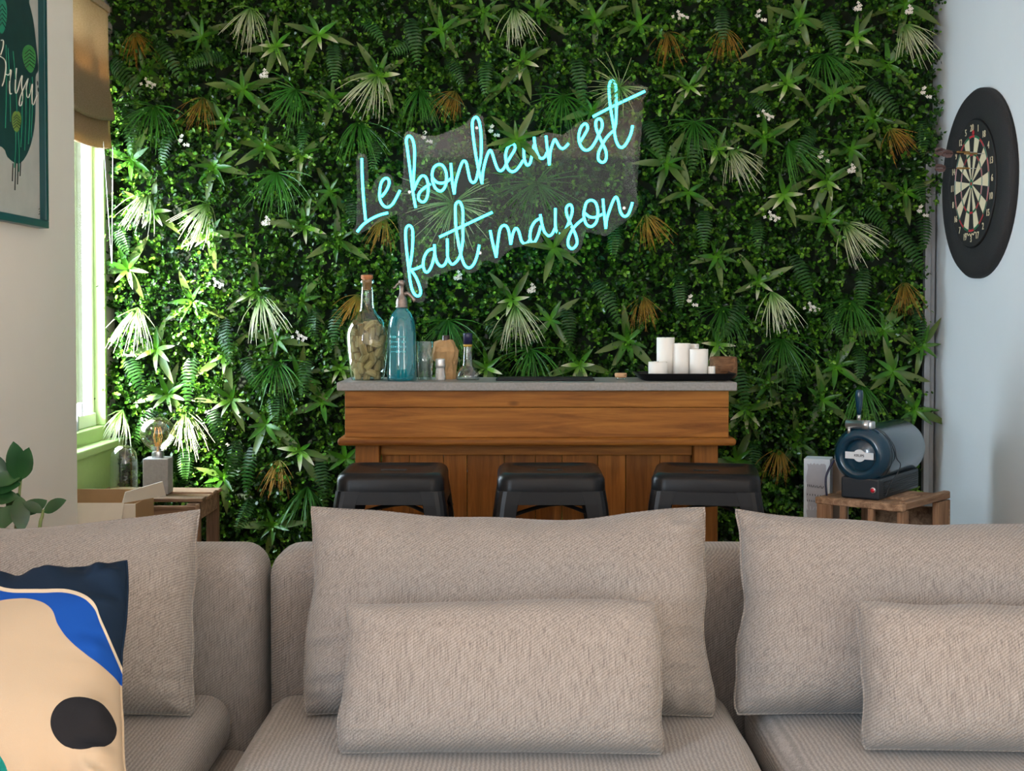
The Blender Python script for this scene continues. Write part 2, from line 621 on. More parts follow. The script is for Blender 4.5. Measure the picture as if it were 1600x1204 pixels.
M_boxleaf = tint_leaf_mat('box_leaf', [(0.15, (0.005, 0.020, 0.004)), (0.45, (0.017, 0.068, 0.007)), (0.68, (0.060, 0.195, 0.012)), (0.92, (0.22, 0.44, 0.035))], rough=0.3, transl=0.10)
tag(obj('boxwood_foliage', me, M_boxleaf), 'dense carpet of small green box leaves covering the back wall', 'foliage', kind='stuff')

# ------------------------------------------------------------------ plant kinds
def leaf_mesh(name, ln, wd, droop, fold, n=8, seed=0, tip=0.0, peak=0.42):
    """lance shaped leaf along +x, upper side +z; tint runs 0 base .. 1 tip"""
    r = random.Random(seed)
    vs, fs, tn = [], [], []
    tw = r.uniform(-0.15, 0.15)
    for i in range(n + 1):
        t = i / n
        w_ = wd * (max(0.0, math.sin(PI * (t ** (math.log(0.5) / math.log(peak))))) ** 0.8) + (0.10 * wd if t < 0.5 else 0.0) * (1 - t)
        x = ln * t * (1 - 0.12 * droop * t)
        z = -droop * ln * t * t * 0.55
        for s in (-1, 0, 1):
            vs.append((x, s * w_ / 2, z + (fold * w_ * 0.5 if s else 0) + s * tw * w_ * t))
            tn.append(t)
    for i in range(n):
        a = i * 3
        for k in (0, 1):
            fs.append((a + k, a + 3 + k, a + 4 + k, a + 1 + k))
    me = bpy.data.meshes.new(name)
    me.from_pydata(vs, [], fs)
    q = me.attributes.new('tint', 'FLOAT', 'POINT')
    q.data.foreach_set('value', tn)
    for p in me.polygons:
        p.use_smooth = True
    return me

M_leaf_olive = tint_leaf_mat('leaf_olive', [(0.0, (0.035, 0.12, 0.010)), (0.45, (0.075, 0.135, 0.024)), (1.0, (0.14, 0.18, 0.05))], rough=0.32, transl=0.15)
M_leaf_green = tint_leaf_mat('leaf_fresh', [(0.0, (0.09, 0.29, 0.012)), (0.5, (0.035, 0.14, 0.010)), (1.0, (0.035, 0.10, 0.012))], transl=0.15, rough=0.3)
M_leaf_white = tint_leaf_mat('leaf_white_tipped', [(0.0, (0.10, 0.32, 0.015)), (0.45, (0.16, 0.36, 0.03)), (0.68, (0.50, 0.52, 0.30)), (1.0, (0.66, 0.62, 0.50))], rough=0.4)
LONG = [leaf_mesh('long_leaf', 0.150, 0.029, d, 0.25, seed=k) for k, d in enumerate((0.15, 0.35, 0.55))]
MID = [leaf_mesh('mid_leaf', 0.095, 0.019, d, 0.3, seed=9 + k) for k, d in enumerate((0.2, 0.45))]
WHT = [leaf_mesh('tip_leaf', 0.085, 0.018, d, 0.3, seed=19 + k) for k, d in enumerate((0.25, 0.5))]
for m_ in LONG: m_.materials.append(M_leaf_olive)
for m_ in MID: m_.materials.append(M_leaf_green)
for m_ in WHT: m_.materials.append(M_leaf_white)

def leaf_matrix(phi, theta, twist=0.0):
    """phi: direction in the wall plane (degrees, 90 = up), theta: angle off the outward axis"""
    ph, th = math.radians(phi), math.radians(theta)
    x = Vector((math.sin(th) * math.cos(ph), -math.cos(th), math.sin(th) * math.sin(ph)))
    nrm = Vector((0, -1, 0.25))
    nrm = (nrm - x * nrm.dot(x)).normalized()
    y = nrm.cross(x).normalized()
    M = Matrix((x, y, nrm)).transposed()
    return M @ Matrix.Rotation(twist, 3, 'X')

def place(px, py):
    """region words from where a plant grows, by things one can find"""
    if px < 330:
        if py < 240: return 'high beside the blind'
        if py < 520: return 'in sunlight by the window'
        return 'low above the lamp crate'
    if px < 560:
        if py < 200: return 'high between blind and sign'
        if py < 430: return 'between window and sign'
        if py < 640: return 'between window and cork bottle'
        return 'low between lamp and stools'
    if px < 1030:
        if py < 130: return 'above the lit script sign'
        if py < 400: return 'around the lit script sign'
        return 'between sign and bar top'
    if px < 1290:
        if py < 170: return 'high between sign and dartboard'
        if py < 400: return 'midway between sign and dartboard'
        if py < 600: return 'above the bar candles'
        return 'between bar and beer tap'
    if py < 170: return 'high above the dartboard'
    if py < 380: return 'level with the dartboard'
    return 'above the beer tap'

def dirs(angles):
    out = []
    for a in angles:
        a %= 360
        w_ = 'up' if 50 <= a < 130 else 'windowward' if 130 <= a < 230 else 'down' if 230 <= a < 310 else 'wallward'
        if w_ not in out: out.append(w_)
    order = [q for q in ('up', 'windowward', 'down', 'wallward') if q in out]
    return ', '.join(order)
RND = random.Random(4)
def rosette(px, py, longs, white=False, s=1.0, out=0.0):
    d = 4.965 - out
    p = P(px, py, d)
    kind = 'white-tipped' if white else 'green'
    t = thing('rosette_plant', f'{kind} rosette, long leaves {dirs(longs)}, {place(px, py)}', 'plant', p, 0, f'{kind} rosette plants on the wall')
    for a in longs:
        o = obj('leaf', RND.choice(LONG), None, t)
        sc = s * RND.uniform(0.82, 1.08)
        o.matrix_local = Matrix.Translation((0, 0, 0)) @ (leaf_matrix(a + RND.uniform(-5, 5), RND.uniform(68, 82), RND.uniform(-0.3, 0.3)).to_4x4()) @ Matrix.Diagonal((sc, sc, sc, 1))
    n = 6
    a0 = RND.uniform(0, 60)
    for k in range(n):
        a = a0 + k * 60 + RND.uniform(-14, 14)
        down = math.sin(math.radians(a)) < 0.25
        me_ = RND.choice(WHT) if (white and down) else RND.choice(MID)
        o = obj('leaf', me_, None, t)
        sc = s * RND.uniform(0.75, 1.1)
        o.matrix_local = leaf_matrix(a, RND.uniform(48, 70), RND.uniform(-0.3, 0.3)).to_4x4() @ Matrix.Diagonal((sc, sc, sc, 1))
    return t

ROS = [(925, 172, (200, 40, 130), 0), (316, 57, (170, 28, 290), 0), (432, 73, (88, 255, 300, 190), 1), (498, 54, (160, 345, 250), 1), (226, 111, (225, 320, 20), 0),
       (380, 140, (168, 320, 75, 20), 0), (351, 192, (10, 255, 120), 0), (413, 229, (215, 310, 165), 0), (334, 260, (150, 30, 260, 345), 0),
       (472, 241, (40, 265, 165), 1), (206, 250, (310, 160, 60), 0), (516, 299, (118, 315, 225), 0), (476, 354, (172, 335, 80), 1),
       (327, 364, (205, 352, 280), 1), (527, 375, (85, 210, 330), 0), (520, 152, (255, 5, 170), 0), (240, 330, (330, 140, 80), 1),
       (592, 118, (300, 30, 120, 185), 1), (690, 48, (110, 300, 20), 0), (815, 96, (20, 230, 290), 1), (793, 132, (215, 320, 60), 0),
       (840, 20, (200, 330, 80), 0), (755, 20, (20, 160, 280), 0), (930, 30, (150, 30, 270), 0), (1000, 40, (200, 340, 100), 0),
       (1249, 29, (95, 345, 285, 165), 0), (1414, 7, (260, 325, 190), 0), (1208, 61, (215, 345, 100), 0), (1077, 135, (45, 235, 150), 1),
       (1229, 130, (45, 320, 190), 1), (1301, 148, (150, 10, 230), 0), (1386, 101, (180, 320, 50), 0), (1365, 186, (130, 350, 280), 0),
       (1195, 216, (260, 160, 30), 0), (1330, 233, (185, 35, 290), 0), (1121, 233, (160, 255, 30), 1), (1225, 304, (210, 35, 290), 1),
       (1293, 283, (240, 30, 140), 1), (1414, 300, (275, 20, 160), 0), (1042, 255, (175, 60, 310, 250), 0), (1337, 57, (60, 240, 330), 1),
       (1075, 300, (330, 200, 100), 0), (1120, 400, (200, 20, 280), 0), (1290, 345, (310, 170, 80), 0),
       (800, 468, (125, 215, 325, 60), 1), (905, 570, (190, 350, 270), 1), (980, 532, (240, 310, 100, 200), 0), (1185, 440, (120, 205, 30), 1),
       (1122, 538, (70, 250, 320), 1), (1380, 515, (190, 330, 60), 0), (1305, 572, (60, 230, 330), 0), (1395, 580, (210, 340, 110), 0),
       (1285, 625, (95, 240, 320), 0), (1165, 640, (140, 300, 20, 220), 1), (1245, 690, (100, 320, 230), 0), (1440, 540, (150, 260, 60), 0),
       (1200, 600, (50, 200, 300), 0), (760, 575, (75, 300, 160), 1), (860, 500, (230, 310, 40), 0),
       (245, 545, (185, 75, 300), 1), (351, 554, (215, 45, 285), 1), (262, 616, (75, 190, 310), 1), (361, 624, (175, 100, 300), 1),
       (415, 662, (140, 250, 330), 0), (432, 529, (170, 345, 250), 0), (349, 745, (155, 25, 280), 0), (469, 703, (140, 350, 300), 1),
       (503, 628, (115, 25, 200), 0), (428, 820, (175, 5, 260), 0), (532, 574, (95, 190, 320), 1), (540, 716, (175, 20, 290), 0),
       (399, 454, (90, 215, 330), 1), (470, 470, (60, 200, 320), 0), (300, 470, (110, 220, 340), 0), (200, 420, (60, 300, 180), 1),
       (470, 590, (80, 210, 320), 0), (1110, 620, (120, 240, 10), 0), (1430, 640, (120, 230, 340), 0), (1150, 720, (60, 180, 300), 0)]
for (x, y, lg, wt) in ROS:
    rosette(x, y, lg, bool(wt), RND.uniform(0.9, 1.08))
# those whose leaves reach over the sign
for (x, y, lg, wt) in [(808, 218, (135, 60, 20, 320, 190), 0), (865, 388, (58, 172, 335, 250), 0)]:
    rosette(x, y, lg, bool(wt), 0.92, 0.14)

def grass_mesh(name, n, ln, wd, spread, seed, down=0.8, wire=0.0):
    """tuft of narrow blades springing from one point, falling downwards"""
    r = random.Random(seed)
    vs, fs, tn = [], [], []
    for b in range(n):
        a = math.radians(-90 + r.gauss(0, spread))
        th = math.radians(r.uniform(30, 78))
        d = Vector((math.sin(th) * math.cos(a), -math.cos(th), math.sin(th) * math.sin(a)))
        l_ = ln * r.uniform(0.65, 1.1)
        side = d.cross(Vector((r.uniform(-.5, .5), -1, r.uniform(-.5, .5)))).normalized()
        p = Vector((0, 0, 0))
        seg = 5
        st = len(vs)
        bend = r.uniform(0.3, 1.0) * down
        for i in range(seg + 1):
            t = i / seg
            w_ = wd * (1 - 0.75 * t) * (0.6 if t == 0 else 1)
            vs += [tuple(p - side * w_ / 2), tuple(p + side * w_ / 2)]
            tn += [t, t]
            p = p + d * (l_ / seg)
            d = (d + Vector((r.gauss(0, wire), r.gauss(0, wire), -0.22 * bend))).normalized()
        for i in range(seg):
            k = st + 2 * i
            fs.append((k, k + 2, k + 3, k + 1))
    # keep blades in front of the backing
    vs = [(x, min(y, 0.03), z) for x, y, z in vs]
    me = bpy.data.meshes.new(name)
    me.from_pydata(vs, [], fs)
    q = me.attributes.new('tint', 'FLOAT', 'POINT')
    q.data.foreach_set('value', tn)
    return me

M_gr_white = tint_leaf_mat('grass_white_tipped', [(0.0, (0.08, 0.25, 0.04)), (0.25, (0.20, 0.36, 0.08)), (0.5, (0.50, 0.56, 0.30)), (1.0, (0.66, 0.66, 0.48))], rough=0.5)
M_gr_orange = tint_leaf_mat('grass_orange', [(0.0, (0.10, 0.16, 0.03)), (0.35, (0.26, 0.17, 0.02)), (1.0, (0.40, 0.18, 0.02))], rough=0.6)
M_gr_green = tint_leaf_mat('grass_green', [(0.0, (0.025, 0.12, 0.010)), (0.6, (0.035, 0.15, 0.014)), (1.0, (0.07, 0.20, 0.025))], rough=0.4)
GW = [grass_mesh('white_grass', 40, 0.19, 0.0052, 30, s, 1.5, 0.07) for s in (1, 2, 3)]
GO = [grass_mesh('orange_grass', 40, 0.165, 0.0036, 27, s, 1.3, 0.08) for s in (4, 5, 6)]
GG = [grass_mesh('green_grass', 46, 0.20, 0.0050, 44, s, 1.2, 0.05) for s in (7, 8, 9)]
GB = [grass_mesh('spider_grass', 52, 0.22, 0.0060, 85, s, 0.35) for s in (10, 11)]
for g, m_ in ((GW, M_gr_white), (GO, M_gr_orange), (GG, M_gr_green)):
    for q in g: q.materials.append(m_)
for q, m_ in zip(GB, (tint_leaf_mat('grass_pale', [(0.0, (0.06, 0.20, 0.03)), (0.4, (0.20, 0.30, 0.08)), (1.0, (0.50, 0.50, 0.26))], rough=0.5), M_gr_green)):
    q.materials.append(m_)

def tuft(px, py, me, words, cat_group, roll=0.0, s=1.0, out=0.0):
    o = obj('grass_tuft', me, None)
    o.location = P(px, py, 4.965 - out)
    o.rotation_euler = (0, math.radians(roll), 0)
    o.scale = (s, s, s)
    tag(o, f'{words} {place(px, py)}', 'plant', cat_group)
for k, (x, y, r) in enumerate([(392, 12, 5), (408, 462, -12), (232, 300, 18), (325, 318, 25), (588, 118, 25), (803, 12, -8), (1140, 232, -25), (1318, 348, -30),
                               (1205, 455, -8), (1412, 38, -20), (805, 476, -5), (192, 640, 14), (290, 642, -12), (215, 480, 10)]):
    tuft(x, y, GW[k % 3], 'white-tipped grass tuft', 'white-tipped grass tufts on the plant wall', r)
for k, (x, y, r) in enumerate([(212, 50, -15), (318, 152, 10), (712, 142, 15), (1042, 50, 0), (1132, 45, 0), (1390, 200, -30), (600, 338, 10), (1008, 335, -20),
                               (1005, 462, -5), (436, 718, 5), (1412, 440, 0), (1216, 700, 5), (560, 460, 20)]):
    tuft(x, y, GO[k % 3], 'rusty orange grass tuft', 'orange grass tufts on the plant wall', r, 0.95)
for k, (x, y, r) in enumerate([(462, 140, 20), (432, 270, 0), (655, 140, 0), (880, 150, 0), (1288, 85, -15), (1232, 222, -20), (432, 565, 0), (1222, 530, -5),
                               (1345, 600, 10), (830, 545, 0), (240, 165, 10), (560, 190, 0), (1085, 190, 0), (1330, 470, 0), (480, 760, 10), (1130, 480, 0), (700, 500, 0)]):
    tuft(x, y, GG[k % 3], 'fine green grass tuft', 'green grass tufts on the plant wall', r)
tuft(838, 285, GB[1], 'wide dark green spider grass tuft', 'spider grass tufts', 0)
tuft(708, 318, GB[0], 'wide pale spider grass tuft', 'spider grass tufts', 0)
tuft(968, 136, GB[0], 'pale spider grass tuft poking over the last letter', 'spider grass tufts', 40, 0.62, 0.115)

def fern_mesh(name, ln, seed):
    r = random.Random(seed)
    vs, fs, tn = [], [], []
    n = 15
    p = Vector((0, 0, 0))
    d = Vector((1, 0, 0.35)).normalized()
    for i in range(n):
        t = i / (n - 1)
        up = Vector((-d.z, 0, d.x))
        w_ = 0.030 * (math.sin(PI * min(1, 0.12 + 0.88 * t) ** 0.75) ** 0.6 if t < 1 else 0) + 0.004
        for s in (-1, 1):
            st = len(vs)
            tip = p + Vector((0, s, 0)) * w_ + d * 0.008 - up * 0.006
            mid = p + Vector((0, s, 0)) * w_ * 0.5
            h = ln / n * 0.40
            vs += [tuple(p - d * h * 0.7), tuple(p + d * h * 0.7), tuple(mid + d * h + up * 0.002), tuple(tip), tuple(mid - d * h * 0.8)]
            tn += [t] * 5
            fs.append((st, st + 1, st + 2, st + 3, st + 4))
        p = p + d * (ln / n)
        d = (d + Vector((0.0, 0, -0.085)) + Vector((0, r.gauss(0, 0.02), 0))).normalized()
    me = bpy.data.meshes.new(name)
    me.from_pydata(vs, [], fs)
    q = me.attributes.new('tint', 'FLOAT', 'POINT')
    q.data.foreach_set('value', tn)
    return me
M_fern = tint_leaf_mat('fern_leaf', [(0.0, (0.012, 0.050, 0.008)), (0.6, (0.024, 0.095, 0.014)), (1.0, (0.05, 0.14, 0.022))], rough=0.38)
FERN = [fern_mesh('fern_frond', l_, k) for k, l_ in enumerate((0.15, 0.18, 0.21))]
for q in FERN: q.materials.append(M_fern)
FP = [(590, 215, -95), (885, 480, -85), (245, 60, -60), (345, 85, 200), (1125, 10, -90), (1085, 200, -95), (1425, 270, -70), (1340, 320, -40), (175, 95, -50),
      (480, 190, -100), (270, 200, -110), (350, 500, -80), (490, 480, -90), (380, 560, -60), (300, 560, -95), (430, 610, -85), (330, 640, -70), (395, 700, -100),
      (290, 700, -85), (480, 560, -95), (500, 720, -80), (395, 780, -110), (370, 690, -95), (640, 30, -80), (700, 90, -60), (760, 90, -95), (900, 90, -85),
      (1170, 150, -40), (1270, 200, -120), (1355, 130, -55), (1440, 190, -85), (1440, 330, -90), (1400, 360, -60), (1180, 340, -85), (1100, 330, -95),
      (1240, 400, -70), (1060, 430, -85), (1350, 420, -100), (1160, 470, -120), (1290, 480, -60), (1430, 480, -80), (1240, 560, -95), (1340, 540, -85),
      (1410, 660, -85), (1150, 570, -80), (1180, 690, -95), (760, 500, -50), (930, 440, -60), (660, 60, 210), (520, 70, -85), (200, 560, -60),
      (180, 350, -60), (240, 640, -120), (200, 170, -80), (545, 300, -80), (530, 480, -100), (1010, 190, -70), (960, 350, -88), (560, 30, -40), (1290, 20, -80)]
for k, (x, y, a) in enumerate(FP):
    o = obj('fern_frond', FERN[k % 3], None)
    th = RND.uniform(60, 78)
    M = leaf_matrix(a, th, RND.uniform(-0.4, 0.4)).to_4x4()
    o.matrix_world = Matrix.Translation(P(x, y, 4.955)) @ M
    hang = 'hanging straight' if -101 < a < -74 else 'slanting windowward' if (a <= -101 or a > 90) else 'slanting wallward'
    tag(o, f'dark green fern frond {hang}, {place(x, y)}', 'fern', 'fern fronds on the plant wall')

# clusters of tiny white blossoms
def flower_mesh(seed):
    r = random.Random(seed)
    bm = B()
    for k in range(9):
        c = Vector((r.gauss(0, 0.009), r.uniform(-0.008, 0.004), r.gauss(0, 0.011)))
        a0 = r.uniform(0, 6)
        for j in range(4):
            a = a0 + j * PI / 2
            e = Vector((math.cos(a), -0.3, math.sin(a))) * 0.0075
            f = Vector((-math.sin(a), 0, math.cos(a))) * 0.0032
            bm.faces.new([bm.verts.new(c), bm.verts.new(c + e * 0.6 + f), bm.verts.new(c + e), bm.verts.new(c + e * 0.6 - f)])
    me = bpy.data.meshes.new('blossom_cluster')
    bm.to_mesh(me); bm.free()
    return me
M_bloss = mat('blossom_white', (0.72, 0.68, 0.60), 0.6, vary=0.1)
FL = [flower_mesh(k) for k in range(3)]
for k, (x, y) in enumerate([(1187, 25), (1340, 15), (1198, 180), (1445, 145), (412, 120), (234, 130), (285, 220), (415, 350), (340, 442), (665, 215), (715, 435),
                            (1065, 25), (1285, 245), (1330, 268), (1208, 338), (1440, 330), (1420, 20), (470, 525), (1080, 470), (830, 455), (1270, 480), (770, 205)]):
    o = obj('blossom_cluster', FL[k % 3], M_bloss)
    o.location = P(x, y, 4.93)
    tag(o, f'cluster of tiny white blossoms {place(x, y)}', 'flower', 'white blossom clusters on the plant wall')

# ------------------------------------------------------------------ neon sign
DS = 4.845
def crop(ox, oy, sc, pts):
    return [(ox + x / sc, oy + y / sc) for x, y in pts]
C_ = lambda p: crop(550, 220, 7.529, p)
D_ = lambda p: crop(620, 170, 7.083, p)
E_ = lambda p: crop(740, 190, 10.0, p)
F_ = lambda p: crop(890, 110, 8.023, p)
G_ = lambda p: crop(620, 300, 6.688, p)
H_ = lambda p: crop(760, 290, 6.4, p)
STROKES = [
    C_([(115, 205), (118, 350), (130, 600), (160, 935)]),
    C_([(60, 1070), (130, 985), (230, 915), (330, 870), (425, 845)]),
    C_([(345, 660), (400, 590), (435, 510), (430, 455), (390, 440), (345, 490), (325, 600), (330, 690), (365, 755), (415, 780), (470, 750), (515, 680), (565, 580)]),
    D_([(210, 1095), (180, 930), (150, 700), (118, 450), (105, 350), (130, 300), (170, 330), (195, 430), (195, 600), (185, 780), (182, 900), (215, 830), (270, 745), (320, 755), (345, 830), (345, 930), (320, 1010), (280, 1030), (240, 995), (250, 930), (310, 870), (375, 830)]),
    D_([(395, 765), (390, 720), (410, 650), (460, 615), (510, 630), (545, 700), (550, 790), (530, 870), (485, 910), (430, 880), (395, 800), (392, 740)]),
    D_([(398, 768), (440, 810), (500, 822), (560, 800), (600, 770)]),
    D_([(598, 600), (605, 700), (615, 820), (637, 945)]),
    D_([(637, 930), (650, 820), (690, 680), (720, 600), (745, 575), (770, 600), (790, 690), (810, 780), (840, 815), (875, 790), (900, 690), (930, 540), (935, 350), (920, 180), (895, 105), (865, 95), (838, 140), (840, 250), (865, 450), (900, 650), (945, 830)]),
    D_([(945, 800), (955, 690), (985, 560), (1015, 480), (1035, 460), (1055, 490), (1090, 600), (1120, 670), (1155, 685), (1190, 650), (1215, 600)]),
    E_([(520, 640), (580, 540), (635, 450), (650, 390), (620, 350), (570, 360), (520, 430), (500, 530), (510, 640), (540, 740), (600, 780), (660, 760), (720, 690), (775, 600)]),
    E_([(780, 350), (785, 450), (790, 560), (815, 650), (845, 680), (880, 650), (900, 580), (920, 480), (945, 360)]),
    E_([(945, 240), (955, 340), (980, 450), (1020, 550), (1070, 575), (1115, 545), (1145, 480)]),
    E_([(1130, 220), (1150, 400), (1170, 560), (1185, 680)]),
    E_([(1185, 660), (1195, 500), (1220, 390), (1265, 280), (1300, 320), (1340, 390), (1385, 420), (1430, 400), (1485, 340)]),
    F_([(135, 890), (190, 800), (225, 730), (215, 680), (185, 670), (140, 720), (115, 820), (125, 910), (165, 980), (215, 1000), (270, 970), (330, 880), (365, 800), (405, 720), (405, 640), (370, 605), (330, 640), (335, 730), (375, 830), (420, 930), (455, 1010), (460, 1090), (440, 1140), (400, 1150), (360, 1110), (365, 1030), (400, 950), (450, 860), (510, 790), (555, 755)]),
    F_([(560, 750), (580, 650), (585, 500), (585, 300), (575, 180), (545, 130), (510, 145), (495, 220), (505, 400), (530, 570), (555, 720), (575, 850), (610, 940), (655, 965), (700, 930), (745, 850), (775, 770), (790, 690)]),
    F_([(290, 580), (500, 470), (620, 412), (945, 260)]),
    G_([(130, 800), (150, 700), (165, 560), (165, 400), (135, 350), (105, 365), (92, 420), (98, 560), (120, 760), (140, 930), (165, 1030), (200, 1080), (235, 1080), (250, 1040), (230, 960), (195, 880), (150, 815)]),
    G_([(140, 812), (200, 800), (265, 770)]),
    G_([(385, 590), (330, 610), (290, 670), (275, 750), (290, 820), (320, 835), (355, 790), (385, 700), (395, 640)]),
    G_([(393, 545), (400, 660), (425, 740), (465, 775), (505, 750), (530, 690)]),
    G_([(527, 485), (529, 580), (532, 680), (560, 740), (590, 752), (640, 705), (670, 630), (690, 500), (690, 350), (690, 200), (670, 120), (645, 100), (615, 130), (612, 220), (620, 380), (650, 560), (680, 690), (715, 770), (760, 790), (805, 750), (840, 660), (862, 550)]),
    G_([(445, 470), (620, 387), (1000, 210)]),
    H_([(38, 445), (60, 560), (100, 720)]),
    H_([(100, 700), (115, 560), (135, 440), (165, 400), (200, 405), (225, 460), (245, 590)]),
    H_([(245, 580), (265, 480), (295, 425), (325, 460), (350, 550), (385, 580), (420, 560), (438, 530)]),
    H_([(540, 325), (490, 355), (450, 420), (435, 510), (450, 560), (480, 565), (515, 500), (545, 400)]),
    H_([(538, 285), (555, 380), (580, 460), (615, 500), (655, 485), (688, 420)]),
    H_([(690, 225), (690, 400), (705, 460), (740, 485), (780, 460), (815, 390), (855, 280), (855, 210), (830, 190), (800, 220), (805, 290), (850, 400), (895, 500), (905, 580), (860, 630), (820, 600), (820, 530), (860, 440), (910, 380), (970, 330)]),
    H_([(975, 260), (1000, 170), (1050, 145), (1095, 175), (1115, 260), (1100, 360), (1050, 408), (1000, 385), (975, 310), (975, 250)]),
    H_([(980, 270), (1030, 310), (1090, 315), (1160, 285)]),
    H_([(1165, 130), (1175, 250), (1195, 430)]),
    H_([(1195, 415), (1205, 330), (1240, 220), (1275, 135), (1300, 115), (1320, 160), (1340, 260), (1375, 305), (1415, 290), (1445, 220), (1460, 165)]),
]
PLATE = [(556, 367), (551, 358), (559, 340), (556, 250), (565, 240), (574, 248), (577, 300), (585, 283), (598, 270), (612, 274), (617, 290), (628, 288), (633, 296), (634, 270), (630, 215),
         (640, 204), (650, 209), (680, 212), (705, 203), (728, 192), (737, 181), (746, 177), (755, 183), (759, 210), (763, 230), (785, 232), (800, 220), (815, 222), (850, 206), (880, 210),
         (905, 190), (925, 185), (945, 165), (947, 130), (957, 118), (968, 124), (973, 140), (1008, 134), (1014, 142), (1002, 160), (990, 190), (996, 203), (985, 235), (978, 245), (975, 290),
         (988, 303), (998, 318), (985, 340), (965, 346), (957, 352), (952, 366), (940, 368), (935, 356), (915, 362), (908, 388), (895, 396), (880, 388), (870, 377), (855, 374), (835, 385),
         (822, 385), (800, 388), (783, 402), (778, 412), (765, 408), (754, 408), (747, 422), (732, 427), (720, 420), (700, 424), (685, 430), (668, 437), (664, 450), (667, 466), (655, 473),
         (643, 466), (632, 440), (625, 380), (628, 345), (620, 335), (606, 341), (590, 348), (570, 361)]
org = P(790, 300, DS)
sign = thing('neon_sign', 'turquoise neon script sign reading Le bonheur est fait maison on clear plate', 'sign', org)
M_neon = bpy.data.materials.new('neon_tube'); M_neon.use_nodes = True
_n, _l = nd(M_neon)
_b = _n['Principled BSDF']
_b.inputs['Base Color'].default_value = (0.05, 0.25, 0.28, 1)
_lw = _n.new('ShaderNodeLayerWeight'); _lw.inputs['Blend'].default_value = 0.4
_rp = _n.new('ShaderNodeValToRGB')
_rp.color_ramp.elements[0].color = (0.075, 0.84, 0.94, 1); _rp.color_ramp.elements[0].position = 0.30
_rp.color_ramp.elements[1].color = (0.012, 0.42, 0.50, 1); _rp.color_ramp.elements[1].position = 0.85
_l.new(_lw.outputs['Facing'], _rp.inputs[0])
_l.new(_rp.outputs[0], _b.inputs['Emission Color'])
_b.inputs['Emission Strength'].default_value = 4.5
for st in STROKES:
    pts = [P(x, y, DS - 0.008) - org for x, y in st]
    bm = B(); tube(bm, smooth_path(pts, 4), 0.0054, 8)
    obj('neon_tube', bm, M_neon, sign, True)
bm = B()
pl = [P(x, y, DS) - org for x, y in PLATE]
pl = smooth_path(pl, 2, True)
a = [bm.verts.new((p.x, 0.0, p.z)) for p in pl]
b_ = [bm.verts.new((p.x, 0.006, p.z)) for p in pl]
bm.faces.new(a); bm.faces.new(b_[::-1])
for i in range(len(pl)):
    j = (i + 1) % len(pl)
    bm.faces.new((a[j], a[i], b_[i], b_[j]))
bmesh.ops.triangulate(bm, faces=[f for f in bm.faces if len(f.verts) > 4])
obj('backing_plate', bm, glass_mat('acrylic', (0.96, 0.96, 0.96), 0.05, 0.02), sign)
M_steel = mat('brushed_steel', (0.55, 0.55, 0.56), 0.3, metal=1.0, vary=0.08)
for x, y in ((640, 300), (750, 395), (745, 200), (960, 140), (975, 325)):
    q = P(x, y, DS) - org
    bm = B(); lathe(bm, [(0, -0.004), (0.006, -0.004), (0.006, 0.0), (0.004, 0.0), (0.004, 0.14), (0, 0.14)], 12, q, Matrix.Rotation(-PI / 2, 3, 'X'))
    obj('standoff_bolt', bm, M_steel, sign, False)

# ------------------------------------------------------------------ bar
YF = 4.12
barL, barR = P(526, 597, YF), P(1152, 597, YF)
top = barL.z
cx = (barL.x + barR.x) / 2
wtop = barR.x - barL.x
def zat(y, d=YF): return P(800, y, d).z
bar = thing('bar_counter', 'pine home bar with grey concrete-look top below the lit script sign', 'bar', (cx, YF, 0))
bm = B(); box(bm, (0, 0.165, top - 0.014), (wtop, 0.33, 0.028), bevel=0.004)
obj('countertop', bm, M_counter, bar)
apw = (P(1138, 640, YF + .02).x - P(538, 640, YF + .02).x)
z0, z1 = zat(684), top - 0.028
zs = zat(637)
for (a_, b__) in ((zs + 0.0008, z1), (z0, zs - 0.0008)):
    bm = B(); box(bm, (0, 0.165, (a_ + b__) / 2), (apw, 0.29, b__ - a_), bevel=0.002)
    obj('apron_plank', bm, M_bar, bar)
zr0, zr1 = zat(696), z0
bm = B(); box(bm, (0, 0.155, (zr0 + zr1) / 2), (P(1149, 690, YF).x - P(526, 690, YF).x, 0.33, zr1 - zr0), bevel=0.011, seg=4)
obj('moulding', bm, M_bar, bar, True)
bw = P(1120, 720, YF + .05).x - P(553, 720, YF + .05).x
pw = 0.078
for s in (-1, 1):
    bm = B(); box(bm, (s * (bw / 2 - pw / 2), 0.085, zr0 / 2), (pw, 0.07, zr0), bevel=0.003)
    obj('post', bm, M_barv, bar)
bm = B(); box(bm, (0, 0.10, zr0 - 0.02), (bw - 2 * pw - 0.002, 0.03, 0.04), bevel=0.003)
obj('top_rail', bm, M_bar, bar)
nb = 10
wds = [0.09, 0.11, 0.075, 0.12, 0.10, 0.085, 0.115, 0.09, 0.11, 0.10]
tot = sum(wds); span = bw - 2 * pw - 0.004
x0 = -span / 2
for k in range(nb):
    ww = wds[k] / tot * span
    bm = B(); box(bm, (x0 + ww / 2, 0.118, (zr0 - 0.04) / 2), (ww - 0.0016, 0.02, zr0 - 0.042), bevel=0.0015)
    obj('panel_plank', bm, M_barv, bar)
    x0 += ww
for s in (-1, 1):
    bm = B(); box(bm, (s * (bw / 2 - 0.012), 0.21, zr0 / 2), (0.02, 0.17, zr0), bevel=0.002)
    obj('side_panel', bm, M_barv, bar)

